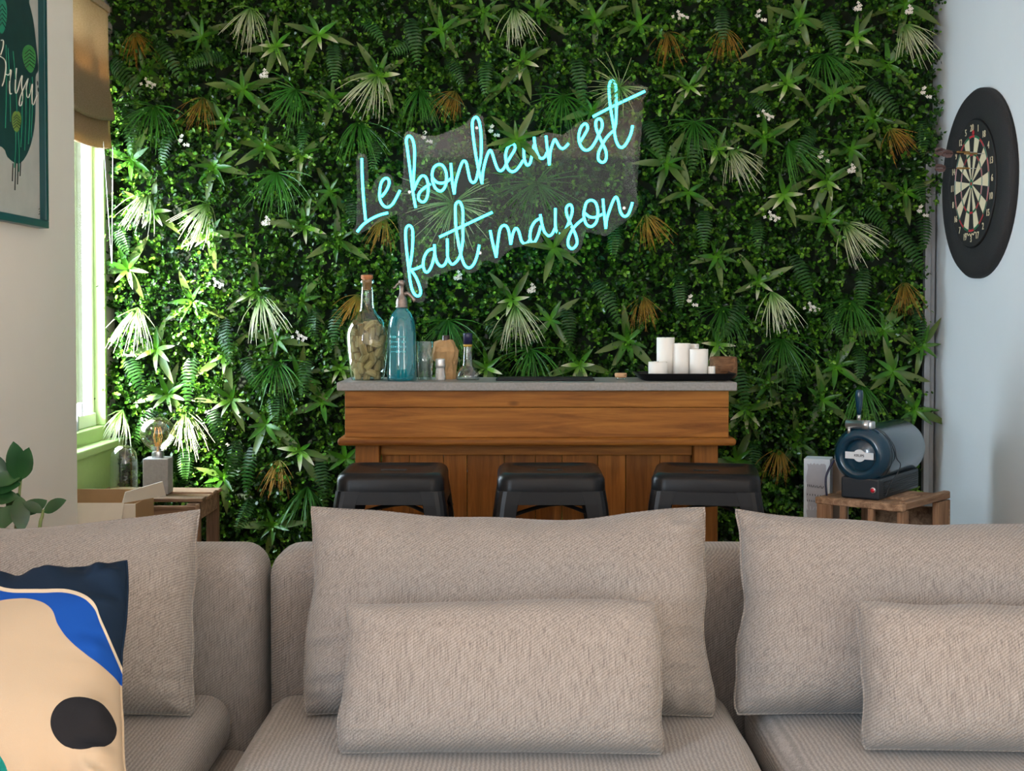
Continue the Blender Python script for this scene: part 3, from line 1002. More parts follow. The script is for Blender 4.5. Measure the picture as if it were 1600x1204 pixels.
# ------------------------------------------------------------------ stools
def stool(px, yaw, label, d=3.80):
    zt = 0.742
    p = P(px, 740, d)
    t = thing('bar_stool', label, 'stool', (p.x, d, 0), yaw, 'black metal bar stools')
    S = 0.305
    # pressed seat: rounded square, dished, with a carrying slot
    bm = B()
    def ring(half, z, rad, n=6):
        vs = []
        for q, (sx_, sy_) in enumerate(((1, 1), (-1, 1), (-1, -1), (1, -1))):
            for i in range(n + 1):
                a = q * PI / 2 + i / n * PI / 2
                vs.append(bm.verts.new((sx_ * (half - rad) + rad * math.cos(a), sy_ * (half - rad) + rad * math.sin(a), z)))
        return vs
    prof = [(S / 2 + 0.004, zt - 0.052, 0.045), (S / 2 + 0.003, zt - 0.020, 0.045), (S / 2 - 0.002, zt - 0.008, 0.043), (S / 2 - 0.012, zt - 0.001, 0.038),
            (S / 2 - 0.024, zt, 0.030), (S / 2 - 0.032, zt - 0.003, 0.026), (S / 2 - 0.036, zt - 0.006, 0.024), (0.05, zt - 0.0075, 0.02)]
    rs = [ring(*q) for q in prof]
    for a, b in zip(rs, rs[1:]):
        n = len(a)
        for k in range(n):
            bm.faces.new((a[k], a[(k + 1) % n], b[(k + 1) % n], b[k]))
    bm.faces.new(rs[-1])
    seat = obj('seat', bm, M_black, t, True)
    bm = B(); box(bm, (0, 0, zt - 0.0068), (0.075, 0.018, 0.002), bevel=0.0009)
    obj('hand_slot', bm, mat('slot_dark', (0.004, 0.004, 0.004), 0.7), seat)
    # apron band with pressed edge
    bm = B()
    za, zb = zt - 0.052, zt - 0.088
    for q in range(4):
        R = Matrix.Rotation(q * PI / 2, 4, 'Z')
        hh = S / 2 + 0.002
        vs = [R @ Vector(v) for v in ((-hh + .03, -hh - 0.002, za), (hh - .03, -hh - 0.002, za), (hh - .045, -hh - 0.007, zb), (-hh + .045, -hh - 0.007, zb))]
        vi = [R @ Vector(v) for v in ((-hh + .03, -hh + 0.002, za), (hh - .03, -hh + 0.002, za), (hh - .045, -hh - 0.003, zb), (-hh + .045, -hh - 0.003, zb))]
        A = [bm.verts.new(v) for v in vs]; C = [bm.verts.new(v) for v in vi]
        bm.faces.new(A); bm.faces.new(C[::-1])
        for i in range(4):
            bm.faces.new((A[i], C[i], C[(i + 1) % 4], A[(i + 1) % 4]))
    obj('apron', bm, M_black, t)
    # folded sheet legs: rounded L section that tapers and splays
    for q in range(4):
        R = Matrix.Rotation(q * PI / 2, 4, 'Z')
        bm = B()
        rings = []
        for (z, h, w_) in ((zt - 0.050, S / 2 + 0.004, 0.070), (zt - 0.088, S / 2 + 0.010, 0.066), (zt - 0.2, S / 2 + 0.024, 0.058), (0.35, S / 2 + 0.038, 0.048), (0.0, S / 2 + 0.058, 0.036)):
            rad = min(0.03, w_ * 0.6)
            sec = [(-w_, 0)]
            sec += [(-rad + rad * math.sin(a), -(rad - rad * math.cos(a))) for a in (0, PI / 8, PI / 4, 3 * PI / 8, PI / 2)]
            sec += [(0, -w_)]
            tk = 0.004
            outer = [R @ Vector((h + x, h + y, z)) for x, y in sec]
            inner = [R @ Vector((h + x - (tk if i > 2 else tk * 0.5) , h + y - (tk if i < 4 else tk * 0.5), z)) for i, (x, y) in enumerate(sec)]
            rings.append([bm.verts.new(v) for v in outer + inner[::-1]])
        for a, b in zip(rings, rings[1:]):
            n = len(a)
            for k in range(n):
                bm.faces.new((a[k], a[(k + 1) % n], b[(k + 1) % n], b[k]))
        bm.faces.new(rings[0]); bm.faces.new(rings[-1][::-1])
        obj('leg', bm, M_black, t)
    for s in (-1, 1):
        bm = B()
        h = S / 2 + 0.012
        pts = [Vector((-h, -h * s, zt - 0.135)), Vector((0, 0, zt - 0.105 - 0.006 * s)), Vector((h, h * s, zt - 0.135))]
        tube(bm, smooth_path(pts, 5), 0.006, 8)
        obj('cross_brace', bm, M_black, t, True)
    for q in range(4):
        R = Matrix.Rotation(q * PI / 2, 4, 'Z')
        h = S / 2 + 0.040
        bm = B(); tube(bm, [R @ Vector((-h + .01, -h + .004, 0.27)), R @ Vector((h - .01, -h + .004, 0.27))], 0.009, 8)
        obj('foot_rail', bm, M_black, t, True)
    return t
stool(616, 0.0, 'black metal bar stool below the cork-filled bottle')
stool(859, 0.0, 'black metal bar stool at the middle of the bar')
stool(1103, math.radians(-9), 'black metal bar stool turned slightly below the candle tray', 3.79)

# ------------------------------------------------------------------ things on the bar
YI = 4.27
def on_bar(px, d=YI):
    p = P(px, 594, d)
    return Vector((p.x, d, top))
S_ = YI / F      # metres per pixel there
M_glass_green = glass_mat('bottle_glass_green', (0.80, 0.95, 0.90), 0.15)
M_glass_clear = glass_mat('clear_glass', (0.90, 0.97, 0.96), 0.2)
M_glass_teal = glass_mat('teal_glass', (0.04, 0.52, 0.60), 0.18, 0.03, (0.01, 0.36, 0.44), 0.40)
M_cork = wood_mat('cork', (0.26, 0.14, 0.06), (0.58, 0.38, 0.19), 'Z', 5.0, 0.85, 0.35)
M_cork_red = mat('cork_stopper_red', (0.42, 0.17, 0.07), 0.8, bump=0.4, bscale=200, vary=0.25)
M_pewter = mat('aged_pewter', (0.30, 0.24, 0.21), 0.42, metal=0.75, bump=0.15, bscale=150, vary=0.3)

b0 = on_bar(574)
t = thing('demijohn', 'round green-tinted glass demijohn full of wine corks on the bar', 'bottle', b0)
prof = [(0, 0.004), (0.044, 0.003), (0.052, 0.0), (0.057, 0.012), (0.062, 0.04), (0.068, 0.085), (0.0725, 0.13), (0.0725, 0.15), (0.069, 0.17), (0.060, 0.19), (0.047, 0.207),
        (0.033, 0.221), (0.025, 0.236), (0.0225, 0.255), (0.0205, 0.29), (0.0185, 0.318), (0.0225, 0.320), (0.0230, 0.328), (0.0215, 0.333), (0.0165, 0.333)]
bm = B(); lathe(bm, prof, 40)
obj('glass_body', bm, M_glass_green, t, True)
bm = B(); lathe(bm, [(0, 0.300), (0.0150, 0.300), (0.0165, 0.335), (0.0195, 0.337), (0.0205, 0.345), (0.0185, 0.350), (0, 0.350)], 20)
obj('stopper', bm, M_cork_red, t, True)
# corks inside, each its own thing
bm = B(); lathe(bm, [(0, -0.019), (0.0105, -0.019), (0.0118, -0.0165), (0.0120, 0), (0.0118, 0.0165), (0.0105, 0.019), (0, 0.019)], 14)
cork0 = bpy.data.meshes.new('wine_cork'); bmesh.ops.recalc_face_normals(bm, faces=bm.faces); bm.to_mesh(cork0); bm.free()
cork0.materials.append(M_cork)
for p in cork0.polygons: p.use_smooth = len(p.vertices) == 4
def demi_r(z):
    for (r0, h0), (r1, h1) in zip(prof[2:], prof[3:]):
        if h0 <= z <= h1: return r0 + (r1 - r0) * (z - h0) / (h1 - h0)
    return 0.05
rr = random.Random(21)
placed = []
tries = 0
while len(placed) < 78 and tries < 30000:
    tries += 1
    z = 0.016 + 0.165 * rr.random() ** 1.0
    a = rr.uniform(0, 2 * PI)
    rmax = demi_r(z) - 0.020
    r = rmax * math.sqrt(rr.random())
    if rr.random() < 0.6: r = rmax
    c = Vector((r * math.cos(a), r * math.sin(a), z))
    if all((c - q).length > 0.0245 for q in placed):
        placed.append(c)
for c in placed:
    o = obj('wine_cork', cork0, None)
    # axis roughly tangent to the bottle wall, or facing out now and then
    tdir = Vector((-c.y, c.x, 0)).normalized() if c.xy.length > 0.005 else Vector((1, 0, 0))
    ax = (tdir * rr.uniform(-1, 1) + Vector((0, 0, rr.uniform(-1, 1)))).normalized()
    if rr.random() < 0.2: ax = Vector((c.x, c.y, 0.2)).normalized()
    o.rotation_euler = ax.to_track_quat('Z', 'Y').to_euler()
    o.location = b0 + c
    tag(o, 'used wine cork among others inside the glass demijohn', 'cork', 'wine corks in the demijohn')

b0 = on_bar(628, 4.222)
t = thing('soda_siphon', 'teal glass soda siphon with aged metal head beside the demijohn', 'siphon', b0)
bm = B(); lathe(bm, [(0, 0.004), (0.040, 0.003), (0.047, 0.0), (0.049, 0.010), (0.0485, 0.06), (0.0475, 0.14), (0.0455, 0.18), (0.041, 0.203), (0.033, 0.220), (0.024, 0.231), (0.018, 0.237), (0.016, 0.244)], 40)
obj('glass_body', bm, M_glass_teal, t, True)
bm = B(); lathe(bm, [(0, 0.006), (0.043, 0.006), (0.0455, 0.012), (0.045, 0.022), (0, 0.024)], 32)
obj('thick_base', bm, glass_mat('teal_base', (0.01, 0.20, 0.36), 0.1, 0.05, (0.0, 0.12, 0.26), 0.6), t, True)
M_etch = mat('etched_teal', (0.10, 0.50, 0.56), 0.7)
bm = B(); lathe(bm, [(0, 0.240), (0.020, 0.240), (0.021, 0.244), (0.019, 0.247), (0.019, 0.262), (0.016, 0.272), (0.010, 0.280), (0.0075, 0.290), (0.0075, 0.312), (0.0105, 0.316), (0.0115, 0.322), (0.0105, 0.330), (0, 0.332)], 24)
obj('valve_head', bm, M_pewter, t, True)
bm = B(); tube(bm, smooth_path([(-0.006, -0.004, 0.322), (-0.014, -0.006, 0.318), (-0.021, -0.006, 0.308), (-0.028, -0.006, 0.305)], 4), 0.0032, 8)
obj('lever', bm, M_pewter, t, True)
bm = B(); tube(bm, smooth_path([(0.010, -0.002, 0.285), (0.020, -0.004, 0.288), (0.032, -0.006, 0.278), (0.044, -0.008, 0.262)], 4), 0.0062, 10)
obj('spout', bm, M_pewter, t, True)
rr = random.Random(5)
for row in range(4):   # worn etched lines on the front, not legible
    bm = B()
    for k in range(9):
        a = math.radians(-128 + k * 7 + rr.uniform(-2, 2))
        z = 0.145 - row * 0.016
        r = 0.0484
        c = Vector((r * math.cos(a), r * math.sin(a), z))
        box(bm, c, (0.0035, 0.001, rr.uniform(0.003, 0.008)), Matrix.Rotation(a + PI / 2, 3, 'Z'))
    obj('etched_mark', bm, M_etch, t)

b0 = on_bar(664)
t = thing('tumbler', 'clear slightly flared drinking glass beside the teal siphon', 'glass', b0)
bm = B(); lathe(bm, [(0, 0.012), (0.021, 0.012), (0.0285, 0.128), (0.0300, 0.128), (0.0235, 0.0), (0, 0.0)], 28)
obj('glass_wall', bm, M_glass_clear, t, True)
bm = B(); lathe(bm, [(0, 0.001), (0.021, 0.001), (0.0205, 0.011), (0, 0.011)], 24)
obj('heavy_base', bm, glass_mat('glass_base', (0.80, 0.92, 0.90), 0.2), t, True)

b0 = on_bar(697, 4.33)
t = thing('bagged_bottle', 'bottle wrapped in crumpled brown paper behind the small shaker', 'bottle', b0)
M_paper = mat('kraft_paper', (0.42, 0.25, 0.11), 0.8, bump=0.5, bscale=35, vary=0.2)
bm = B()
rings = []
for i, (z, r) in enumerate([(0, 0.030), (0.02, 0.032), (0.045, 0.033), (0.058, 0.030), (0.075, 0.036), (0.095, 0.040), (0.110, 0.037), (0.122, 0.027), (0.132, 0.020), (0.126, 0.014)]):
    ring_ = []
    for k in range(22):
        a = 2 * PI * k / 22
        q = r * (1 + 0.32 * noise.noise(Vector((math.cos(a) * 2.2, math.sin(a) * 2.2, z * 42))) + 0.09 * (k % 2))
        ext = 0.018 * max(0, math.cos(a - PI)) if 3 < i < 8 else 0
        ring_.append(bm.verts.new(((q + ext) * math.cos(a), q * math.sin(a), z + 0.006 * noise.noise(Vector((a, z * 20, 3))) * (i > 0))))
    rings.append(ring_)
for a, b in zip(rings, rings[1:]):
    for k in range(22):
        bm.faces.new((a[k], a[(k + 1) % 22], b[(k + 1) % 22], b[k]))
bm.faces.new(rings[0][::-1])
obj('paper_wrap', bm, M_paper, t)
bm = B(); lathe(bm, [(0, 0.10), (0.013, 0.10), (0.013, 0.125), (0.0135, 0.127), (0.0135, 0.131), (0.013, 0.133), (0.013, 0.146), (0.012, 0.148), (0, 0.148)], 20)
obj('screw_cap', bm, mat('dark_brown_cap', (0.035, 0.015, 0.012), 0.35), t, True)

b0 = on_bar(688, 4.22)
t = thing('salt_shaker', 'small faceted glass shaker with ridged metal lid', 'shaker', b0)
bm = B(); lathe(bm, [(0, 0.0), (0.0155, 0.0), (0.0175, 0.004), (0.0165, 0.030), (0.0150, 0.045), (0, 0.045)], 10)
obj('glass_body', bm, glass_mat('shaker_glass', (0.90, 0.92, 0.93), 0.25, 0.05, (0.7, 0.7, 0.7), 0.3), t)
bm = B(); lathe(bm, [(0, 0.043), (0.0165, 0.043), (0.0165, 0.056), (0.0155, 0.057), (0.0165, 0.059), (0.0155, 0.061), (0.0165, 0.063), (0.0155, 0.065), (0.0165, 0.068), (0.015, 0.072), (0, 0.073)], 20)
obj('metal_lid', bm, mat('aluminium_lid', (0.62, 0.60, 0.58), 0.35, metal=0.7), t, True)

b0 = on_bar(731)
t = thing('glass_decanter', 'clear bell-shaped bottle with navy capped neck', 'bottle', b0)
bm = B(); lathe(bm, [(0, 0.003), (0.034, 0.002), (0.038, 0.0), (0.0385, 0.012), (0.036, 0.024), (0.028, 0.036), (0.019, 0.046), (0.0165, 0.058), (0.0145, 0.095), (0.0140, 0.125)], 32)
obj('glass_body', bm, glass_mat('decanter_glass', (0.90, 0.94, 0.94), 0.22), t, True)
M_navy = mat('navy_foil', (0.012, 0.012, 0.05), 0.35)
bm = B(); lathe(bm, [(0, 0.118), (0.0148, 0.118), (0.0150, 0.138), (0.0158, 0.140), (0.0162, 0.152), (0.0155, 0.156), (0, 0.157)], 20)
obj('cap', bm, M_navy, t, True)
bm = B(); lathe(bm, [(0.0146, 0.110), (0.0152, 0.110), (0.0152, 0.119), (0.0146, 0.119)], 20)
obj('neck_band', bm, mat('gold_band', (0.45, 0.28, 0.05), 0.35, metal=0.5), t, True)

p0, p1 = on_bar(775, 4.24), on_bar(928, 4.24)
t = thing('bar_mat', 'thin black ridged bar mat lying on the counter', 'mat', ((p0.x + p1.x) / 2, 4.25, top))
bm = B(); box(bm, (0, 0, 0.004), (p1.x - p0.x, 0.10, 0.008), bevel=0.002)
obj('rubber_base', bm, M_black, t)
for k in range(9):
    bm = B(); box(bm, (0, -0.04 + k * 0.01, 0.009), (p1.x - p0.x - 0.012, 0.004, 0.003))
    obj('ridge', bm, M_black, t)

b0 = on_bar(970)
t = thing('stoppered_jar', 'tiny glass jar with chunky wooden lid beside the black tray', 'jar', b0)
bm = B(); lathe(bm, [(0, 0), (0.014, 0), (0.015, 0.003), (0.0145, 0.009), (0, 0.010)], 20)
obj('glass_base', bm, M_glass_clear, t, True)
bm = B(); lathe(bm, [(0, 0.008), (0.0175, 0.008), (0.020, 0.012), (0.0205, 0.020), (0.019, 0.023), (0, 0.0235)], 22)
obj('wooden_lid', bm, mat('pale_wood_lid', (0.52, 0.30, 0.15), 0.6, vary=0.15, bscale=90), t, True)

# black tray with flared rim
p0, p1 = on_bar(993, 4.24), on_bar(1148, 4.24)
tx = (p0.x + p1.x) / 2
t = thing('serving_tray', 'black flared serving tray holding white candles on the bar', 'tray', (tx, 4.27, top))
hw = (p1.x - p0.x) / 2
bm = B()
def rr_ring(hx, hy, z, rad=0.02):
    out = []
    for q, (sx_, sy_) in enumerate(((1, 1), (-1, 1), (-1, -1), (1, -1))):
        for i in range(5):
            a = q * PI / 2 + i / 4 * PI / 2
            out.append(bm.verts.new((sx_ * (hx - rad) + rad * math.cos(a), sy_ * (hy - rad) + rad * math.sin(a), z)))
    return out
rs = [rr_ring(hw - 0.03, 0.07, 0.0), rr_ring(hw - 0.018, 0.078, 0.004), rr_ring(hw, 0.092, 0.024), rr_ring(hw - 0.004, 0.089, 0.025), rr_ring(hw - 0.022, 0.074, 0.006), rr_ring(hw - 0.03, 0.068, 0.005)]
for a, b in zip(rs, rs[1:]):
    for k in range(20):
        bm.faces.new((a[k], a[(k + 1) % 20], b[(k + 1) % 20], b[k]))
bm.faces.new(rs[0][::-1]); bm.faces.new(rs[-1])
obj('tray_shell', bm, M_black, t)
M_wax = mat('white_wax', (0.80, 0.76, 0.70), 0.55, bump=0.06, bscale=50, vary=0.03)
def candle(px, pw_, ptop, d, label):
    p = P(px, ptop, d)
    r = pw_ / 2 * d / F
    h = p.z - (top + 0.006)
    t = thing('pillar_candle', label, 'candle', (p.x, d, top + 0.006), 0, 'white candles on the tray')
    bm = B(); seg = 28
    rings = []
    rq = random.Random(px)
    for (q, z) in ((1.0, 0), (1.0, h * 0.5), (1.0, h - 0.001), (0.97, h), (0.86, h - 0.0015), (0.80, h - 0.004)):
        rings.append([bm.verts.new((r * q * math.cos(2 * PI * k / seg), r * q * math.sin(2 * PI * k / seg), z + (0.0012 * noise.noise(Vector((k * 0.7, px, 0))) if z > h * 0.9 else 0))) for k in range(seg)])
    for a, b in zip(rings, rings[1:]):
        for k in range(seg):
            bm.faces.new((a[k], a[(k + 1) % seg], b[(k + 1) % seg], b[k]))
    bm.faces.new(rings[0][::-1]); bm.faces.new(rings[-1])
    obj('wax_body', bm, M_wax, t, True)
    bm = B(); tube(bm, [(0, 0, h - 0.006), (0.0005, 0, h + 0.002)], 0.0009, 6)
    obj('wick', bm, mat('wick_dark', (0.05, 0.04, 0.03), 0.9), t)
candle(1040, 28, 527, 4.29, 'tallest white pillar candle on the black tray')
candle(1065, 27, 536, 4.27, 'second tallest white pillar candle at the middle of the tray')
candle(1082, 20, 537, 4.32, 'slim white candle mostly hidden behind two others on the tray')
candle(1092, 29, 545, 4.24, 'medium white pillar candle at the tray end near the wooden bowl')
candle(1028, 30, 565, 4.23, 'short wide white candle in front of the tallest one')
candle(1112, 11, 572, 4.22, 'tiny white tea candle beside the wooden bowl')
b0 = on_bar(1130, 4.38)
t = thing('wooden_bowl', 'rough brown bark bowl behind the tray on the bar end', 'bowl', b0)
M_bark = wood_mat('bark_wood', (0.07, 0.03, 0.015), (0.30, 0.15, 0.07), 'X', 1.6, 0.8)
bm = B(); lathe(bm, [(0, 0.0), (0.038, 0.0), (0.046, 0.010), (0.0475, 0.045), (0.046, 0.072), (0.041, 0.074), (0.039, 0.03), (0, 0.02)], 26)
for v in bm.verts:
    v.co += Vector((noise.noise(v.co * 60), noise.noise(v.co * 60 + Vector((5, 0, 0))), 0)) * 0.003
obj('bowl_body', bm, M_bark, t, True)

# ------------------------------------------------------------------ sofa
YS = 2.53
def sofa_section(x0, x1, label, seat_in=(0.012, 0.012), bl=0.0, br=0.0):
    cx_ = (x0 + x1) / 2
    w_ = x1 - x0
    t = thing('sofa_section', label, 'sofa', (cx_, YS, 0), 0, 'sofa sections')
    zt = P(800, 858, YS + 0.03).z
    bm = B(); box(bm, ((bl + br) / 2, 0.085, (zt + 0.10) / 2), (w_ + br - bl, 0.17, zt - 0.10), bevel=0.055, seg=6)
    obj('back_frame', bm, M_sofa, t, True)
    bm = B(); box(bm, (0, -0.42, 0.235), (w_, 0.86, 0.21), bevel=0.045, seg=5)
    obj('seat_base', bm, M_sofa, t, True)
    bm = B()
    sw = w_ - seat_in[0] - seat_in[1]
    box(bm, ((seat_in[0] - seat_in[1]) / 2, -0.425, 0.395), (sw, 0.84, 0.12), bevel=0.05, seg=6)
    bmesh.ops.subdivide_edges(bm, edges=[e for e in bm.edges if e.calc_length() > 0.25], cuts=10, use_grid_fill=True)
    for v in bm.verts:
        if v.co.z > 0.40:
            v.co.z += 0.006 * noise.noise(v.co * 5 + Vector((x0 * 9, 0, 0))) + 0.008 * math.cos(v.co.x / sw * PI)
    obj('seat_cushion', bm, M_sofa, t, True)
    for sx_ in (-1, 1):
        for y in (-0.78, 0.08):
            bm = B(); tube(bm, [(sx_ * (w_ / 2 - 0.09), y, 0.14), (sx_ * (w_ / 2 - 0.09), y, 0.0)], 0.018, 10, r2=0.014)
            obj('leg', bm, M_black, t)
    return t
XS0, XS1 = -0.495, 0.440
sofa_section(XS0 - 0.885, XS0 - 0.006, 'linen sofa section under the patterned cushion', (0.01, 0.05))
sofa_section(XS0 + 0.006, XS1 - 0.002, 'linen sofa section in front of the bar stools', br=0.12)
sofa_section(XS1 + 0.002, XS1 + 0.93, 'linen sofa section in front of the beer tap', bl=0.12)

def pillow_mesh(w, h, t, seed, nx=72, nz=48, ear=0.05, boxy=0.0, taper=0.0, wr=1.5, sag=0.0):
    """stuffed cushion in local xz, thickness along y, bottom edge at z = 0"""
    rs_ = Vector((seed * 7.3, seed * 3.1, seed * 1.7))
    def shape(u, v):
        # outline: edges bow in between pointed corners
        lowv = 1.0 if v > 0 else 0.25
        x = u * w / 2 * (1 - ear * (1 - v * v) * 0.9 * abs(u) ** 3)
        cr = (abs(u) * abs(v)) ** 10
        if v < 0: x *= 1 - 0.03 * cr
        z = v * h / 2 * (1 - ear * 1.3 * (1 - u * u) * abs(v) ** 3)
        x *= 1 + taper * (-v)
        z -= sag * (1 - u * u) * (v > 0) * v
        z += 0.010 * noise.noise(Vector((u * 2.2, 0, 4)) + rs_) * max(0, v)
        x += 0.010 * noise.noise(Vector((0, v * 2.2, 8)) + rs_) * abs(u)
        return x, z
    p = 2.6 + boxy * 4
    q = 0.50 - boxy * 0.20
    vs, fs = [], []
    def idx(s, i, j): return s * (nx + 1) * (nz + 1) + j * (nx + 1) + i
    for s in (1, -1):
        for j in range(nz + 1):
            for i in range(nx + 1):
                u = math.sin((i / nx - 0.5) * PI)  # denser near the edges
                v = math.sin((j / nz - 0.5) * PI)
                u = 0.6 * u + 0.4 * (2 * i / nx - 1)
                v = 0.6 * v + 0.4 * (2 * j / nz - 1)
                x, z = shape(u, v)
                a = max(0.0, 1 - abs(u) ** p) ** q * max(0.0, 1 - abs(v) ** p) ** q
                th = t / 2 * a
                th *= 1 + 0.16 * (-v) * (1 - boxy)          # filling sinks
                q3 = Vector((x * 3.2, s * 2.0, z * 3.2)) + rs_
                edge = min(1 - abs(u), 1 - abs(v))
                wrk = noise.noise(q3) * 0.016 + noise.noise(q3 * 2.7) * 0.006
                # gathers radiating from the seams at the sides
                g = math.exp(-edge * 9) * (1 - math.exp(-edge * 60))
                wrk += g * 0.034 * noise.noise(Vector((u * 2.0, v * 13 if abs(u) > abs(v) else u * 13, s)) + rs_)
                th += wr * wrk * min(1, edge * 9)
                if s == -1: th *= 0.45
                vs.append((x, -s * max(th, 0.0), z + h / 2))
    for s, k in ((1, 0), (-1, 1)):
        for j in range(nz):
            for i in range(nx):
                f = (idx(k, i, j), idx(k, i + 1, j), idx(k, i + 1, j + 1), idx(k, i, j + 1))
                fs.append(f if s == 1 else f[::-1])
    me = bpy.data.meshes.new('cushion_cover')
    me.from_pydata(vs, [], fs)
    uv = me.attributes.new('cuv', 'FLOAT_VECTOR', 'POINT')
    flat = []
    for (x, y, z) in vs:
        flat += [x / w + 0.5, z / h, y]
    uv.data.foreach_set('vector', flat)
    bm = bmesh.new(); bm.from_mesh(me)
    bmesh.ops.remove_doubles(bm, verts=bm.verts, dist=0.0004)
    bm.to_mesh(me); bm.free()
    for p_ in me.polygons: p_.use_smooth = True
    # seam line
    sp = []
    n = 40
    for k in range(n): sp.append((-1 + 2 * k / n, -1))
    for k in range(n): sp.append((1, -1 + 2 * k / n))
    for k in range(n): sp.append((1 - 2 * k / n, 1))
    for k in range(n): sp.append((-1, 1 - 2 * k / n))
    seam = [(lambda xz: Vector((xz[0], 0, xz[1] + h / 2)))(shape(u, v)) for u, v in sp]
    return me, seam

def cushion(name, label, c, w, h, t, lean, yaw=0.0, roll=0.0, seed=1, material=None, group='linen back cushions', seam_r=0.0028, **kw):
    """c: world point of the bottom edge middle"""
    o = thing(name, label, 'cushion', c, 0, group)
    o.rotation_euler = (Matrix.Rotation(yaw, 3, 'Z') @ Matrix.Rotation(-lean, 3, 'X') @ Matrix.Rotation(roll, 3, 'Y')).to_euler()
    me, seam = pillow_mesh(w, h, t, seed, **kw)
    obj('cushion_cover', me, material or M_cush, o, True)
    bm = B(); tube(bm, seam, seam_r, 6, closed=True)
    so_ = obj('seam', bm, material or M_cush, o, True)
    q = so_.data.attributes.new('cuv', 'FLOAT_VECTOR', 'POINT')
    q.data.foreach_set('vector', [k for v in so_.data.vertices for k in (v.co.x / w + 0.5, v.co.z / h, 0.0)])
    return o
SZ = 0.462
R_ = math.radians
cushion('back_cushion', 'large linen back cushion in front of the bar stools', (-0.008, 2.335, SZ), 0.765, 0.386, 0.25, R_(21), 0, R_(0.3), 2, ear=0.035, taper=0.004, sag=0.012)
cushion('back_cushion', 'large linen back cushion in front of the beer tap', (0.840, 2.325, SZ - 0.004), 0.85, 0.378, 0.26, R_(21), R_(-2), R_(0.6), 3, ear=0.04, taper=0.03, sag=0.01)
cushion('back_cushion', 'large linen back cushion behind the patterned cushion', (-0.975, 2.325, SZ - 0.004), 0.78, 0.376, 0.26, R_(21), R_(1), R_(-0.8), 4, ear=0.045, taper=0.018, sag=0.014)
cushion('lumbar_cushion', 'small linen lumbar cushion leaning on the cushion in front of the stools', (-0.018, 2.130, SZ + 0.001), 0.545, 0.252, 0.15, R_(20), 0, R_(0.2), 5, ear=0.015, boxy=0.55, group='linen lumbar cushions', taper=0.012, wr=0.6)
cushion('lumbar_cushion', 'small linen lumbar cushion leaning on the cushion below the beer tap', (0.865, 2.125, SZ + 0.003), 0.55, 0.245, 0.15, R_(20), R_(-2), R_(0.8), 6, ear=0.02, boxy=0.5, group='linen lumbar cushions', wr=0.7)

# patterned cushion
M_pat, _b = base_mat('printed_cotton')
_n, _l = nd(M_pat)
_b.inputs['Roughness'].default_value = 0.85
_b.inputs['Specular IOR Level'].default_value = 0.15
_a = _n.new('ShaderNodeAttribute'); _a.attribute_name = 'cuv'
_s = _n.new('ShaderNodeSeparateXYZ'); _l.new(_a.outputs['Vector'], _s.inputs[0])
def fcurve(pts):
    c = _n.new('ShaderNodeFloatCurve')
    cv = c.mapping.curves[0]
    cv.points[0].location = pts[0]; cv.points[-1].location = pts[-1]
    for q in pts[1:-1]: cv.points.new(*q)
    c.mapping.update()
    _l.new(_s.outputs['X'], c.inputs['Value'])
    return math_('SUBTRACT', c.outputs[0], 0.05)
def math_(op, a, b):
    m_ = _n.new('ShaderNodeMath'); m_.operation = op
    for k, q in enumerate((a, b)):
        if isinstance(q, (int, float)): m_.inputs[k].default_value = q
        else: _l.new(q, m_.inputs[k])
    return m_.outputs[0]
def over(base, col, fac):
    m_ = _n.new('ShaderNodeMix'); m_.data_type = 'RGBA'
    if isinstance(base, tuple): m_.inputs['A'].default_value = base + (1,)
    else: _l.new(base, m_.inputs['A'])
    m_.inputs['B'].default_value = col + (1,)
    _l.new(fac, m_.inputs['Factor'])
    return m_.outputs['Result']
top_c = fcurve([(0, 0.62), (0.2, 0.80), (0.35, 0.93), (0.5, 0.96), (0.55, 0.91), (0.63, 0.855), (0.73, 0.84), (0.83, 0.84), (0.89, 0.795), (0.92, 0.72), (0.95, 0.64), (1.0, 0.50)])
low_c = fcurve([(0, 0.45), (0.2, 0.62), (0.35, 0.76), (0.5, 0.775), (0.57, 0.77), (0.675, 0.79), (0.73, 0.78), (0.78, 0.74), (0.81, 0.665), (0.85, 0.60), (0.895, 0.555), (0.95, 0.515), (1.0, 0.48)])
def ellipse(cx_, cy_, rx, ry):
    dx = math_('DIVIDE', math_('SUBTRACT', _s.outputs['X'], cx_), rx)
    dy = math_('DIVIDE', math_('SUBTRACT', _s.outputs['Y'], cy_), ry)
    return math_('LESS_THAN', math_('ADD', math_('MULTIPLY', dx, dx), math_('MULTIPLY', dy, dy)), 1.0)
beige = (0.32, 0.245, 0.168)
c = over(beige, (0.003, 0.045, 0.24), math_('GREATER_THAN', _s.outputs['Y'], low_c))
c = over(c, (0.46, 0.38, 0.28), math_('GREATER_THAN', math_('ADD', _s.outputs['Y'], 0.0), math_('SUBTRACT', top_c, 0.022)))
c = over(c, (0.0035, 0.012, 0.028), math_('GREATER_THAN', _s.outputs['Y'], top_c))
c = over(c, (0.008, 0.008, 0.010), ellipse(0.905, 0.235, 0.082, 0.095))
c = over(c, (0.004, 0.13, 0.11), ellipse(0.55, 0.06, 0.16, 0.14))
_l.new(c, _b.inputs['Base Color'])
_nz = _n.new('ShaderNodeTexNoise'); _nz.inputs['Scale'].default_value = 350
_bp = _n.new('ShaderNodeBump'); _bp.inputs['Strength'].default_value = 0.15; _bp.inputs['Distance'].default_value = 0.002
_l.new(_nz.outputs['Fac'], _bp.inputs['Height']); _l.new(_bp.outputs['Normal'], _b.inputs['Normal'])
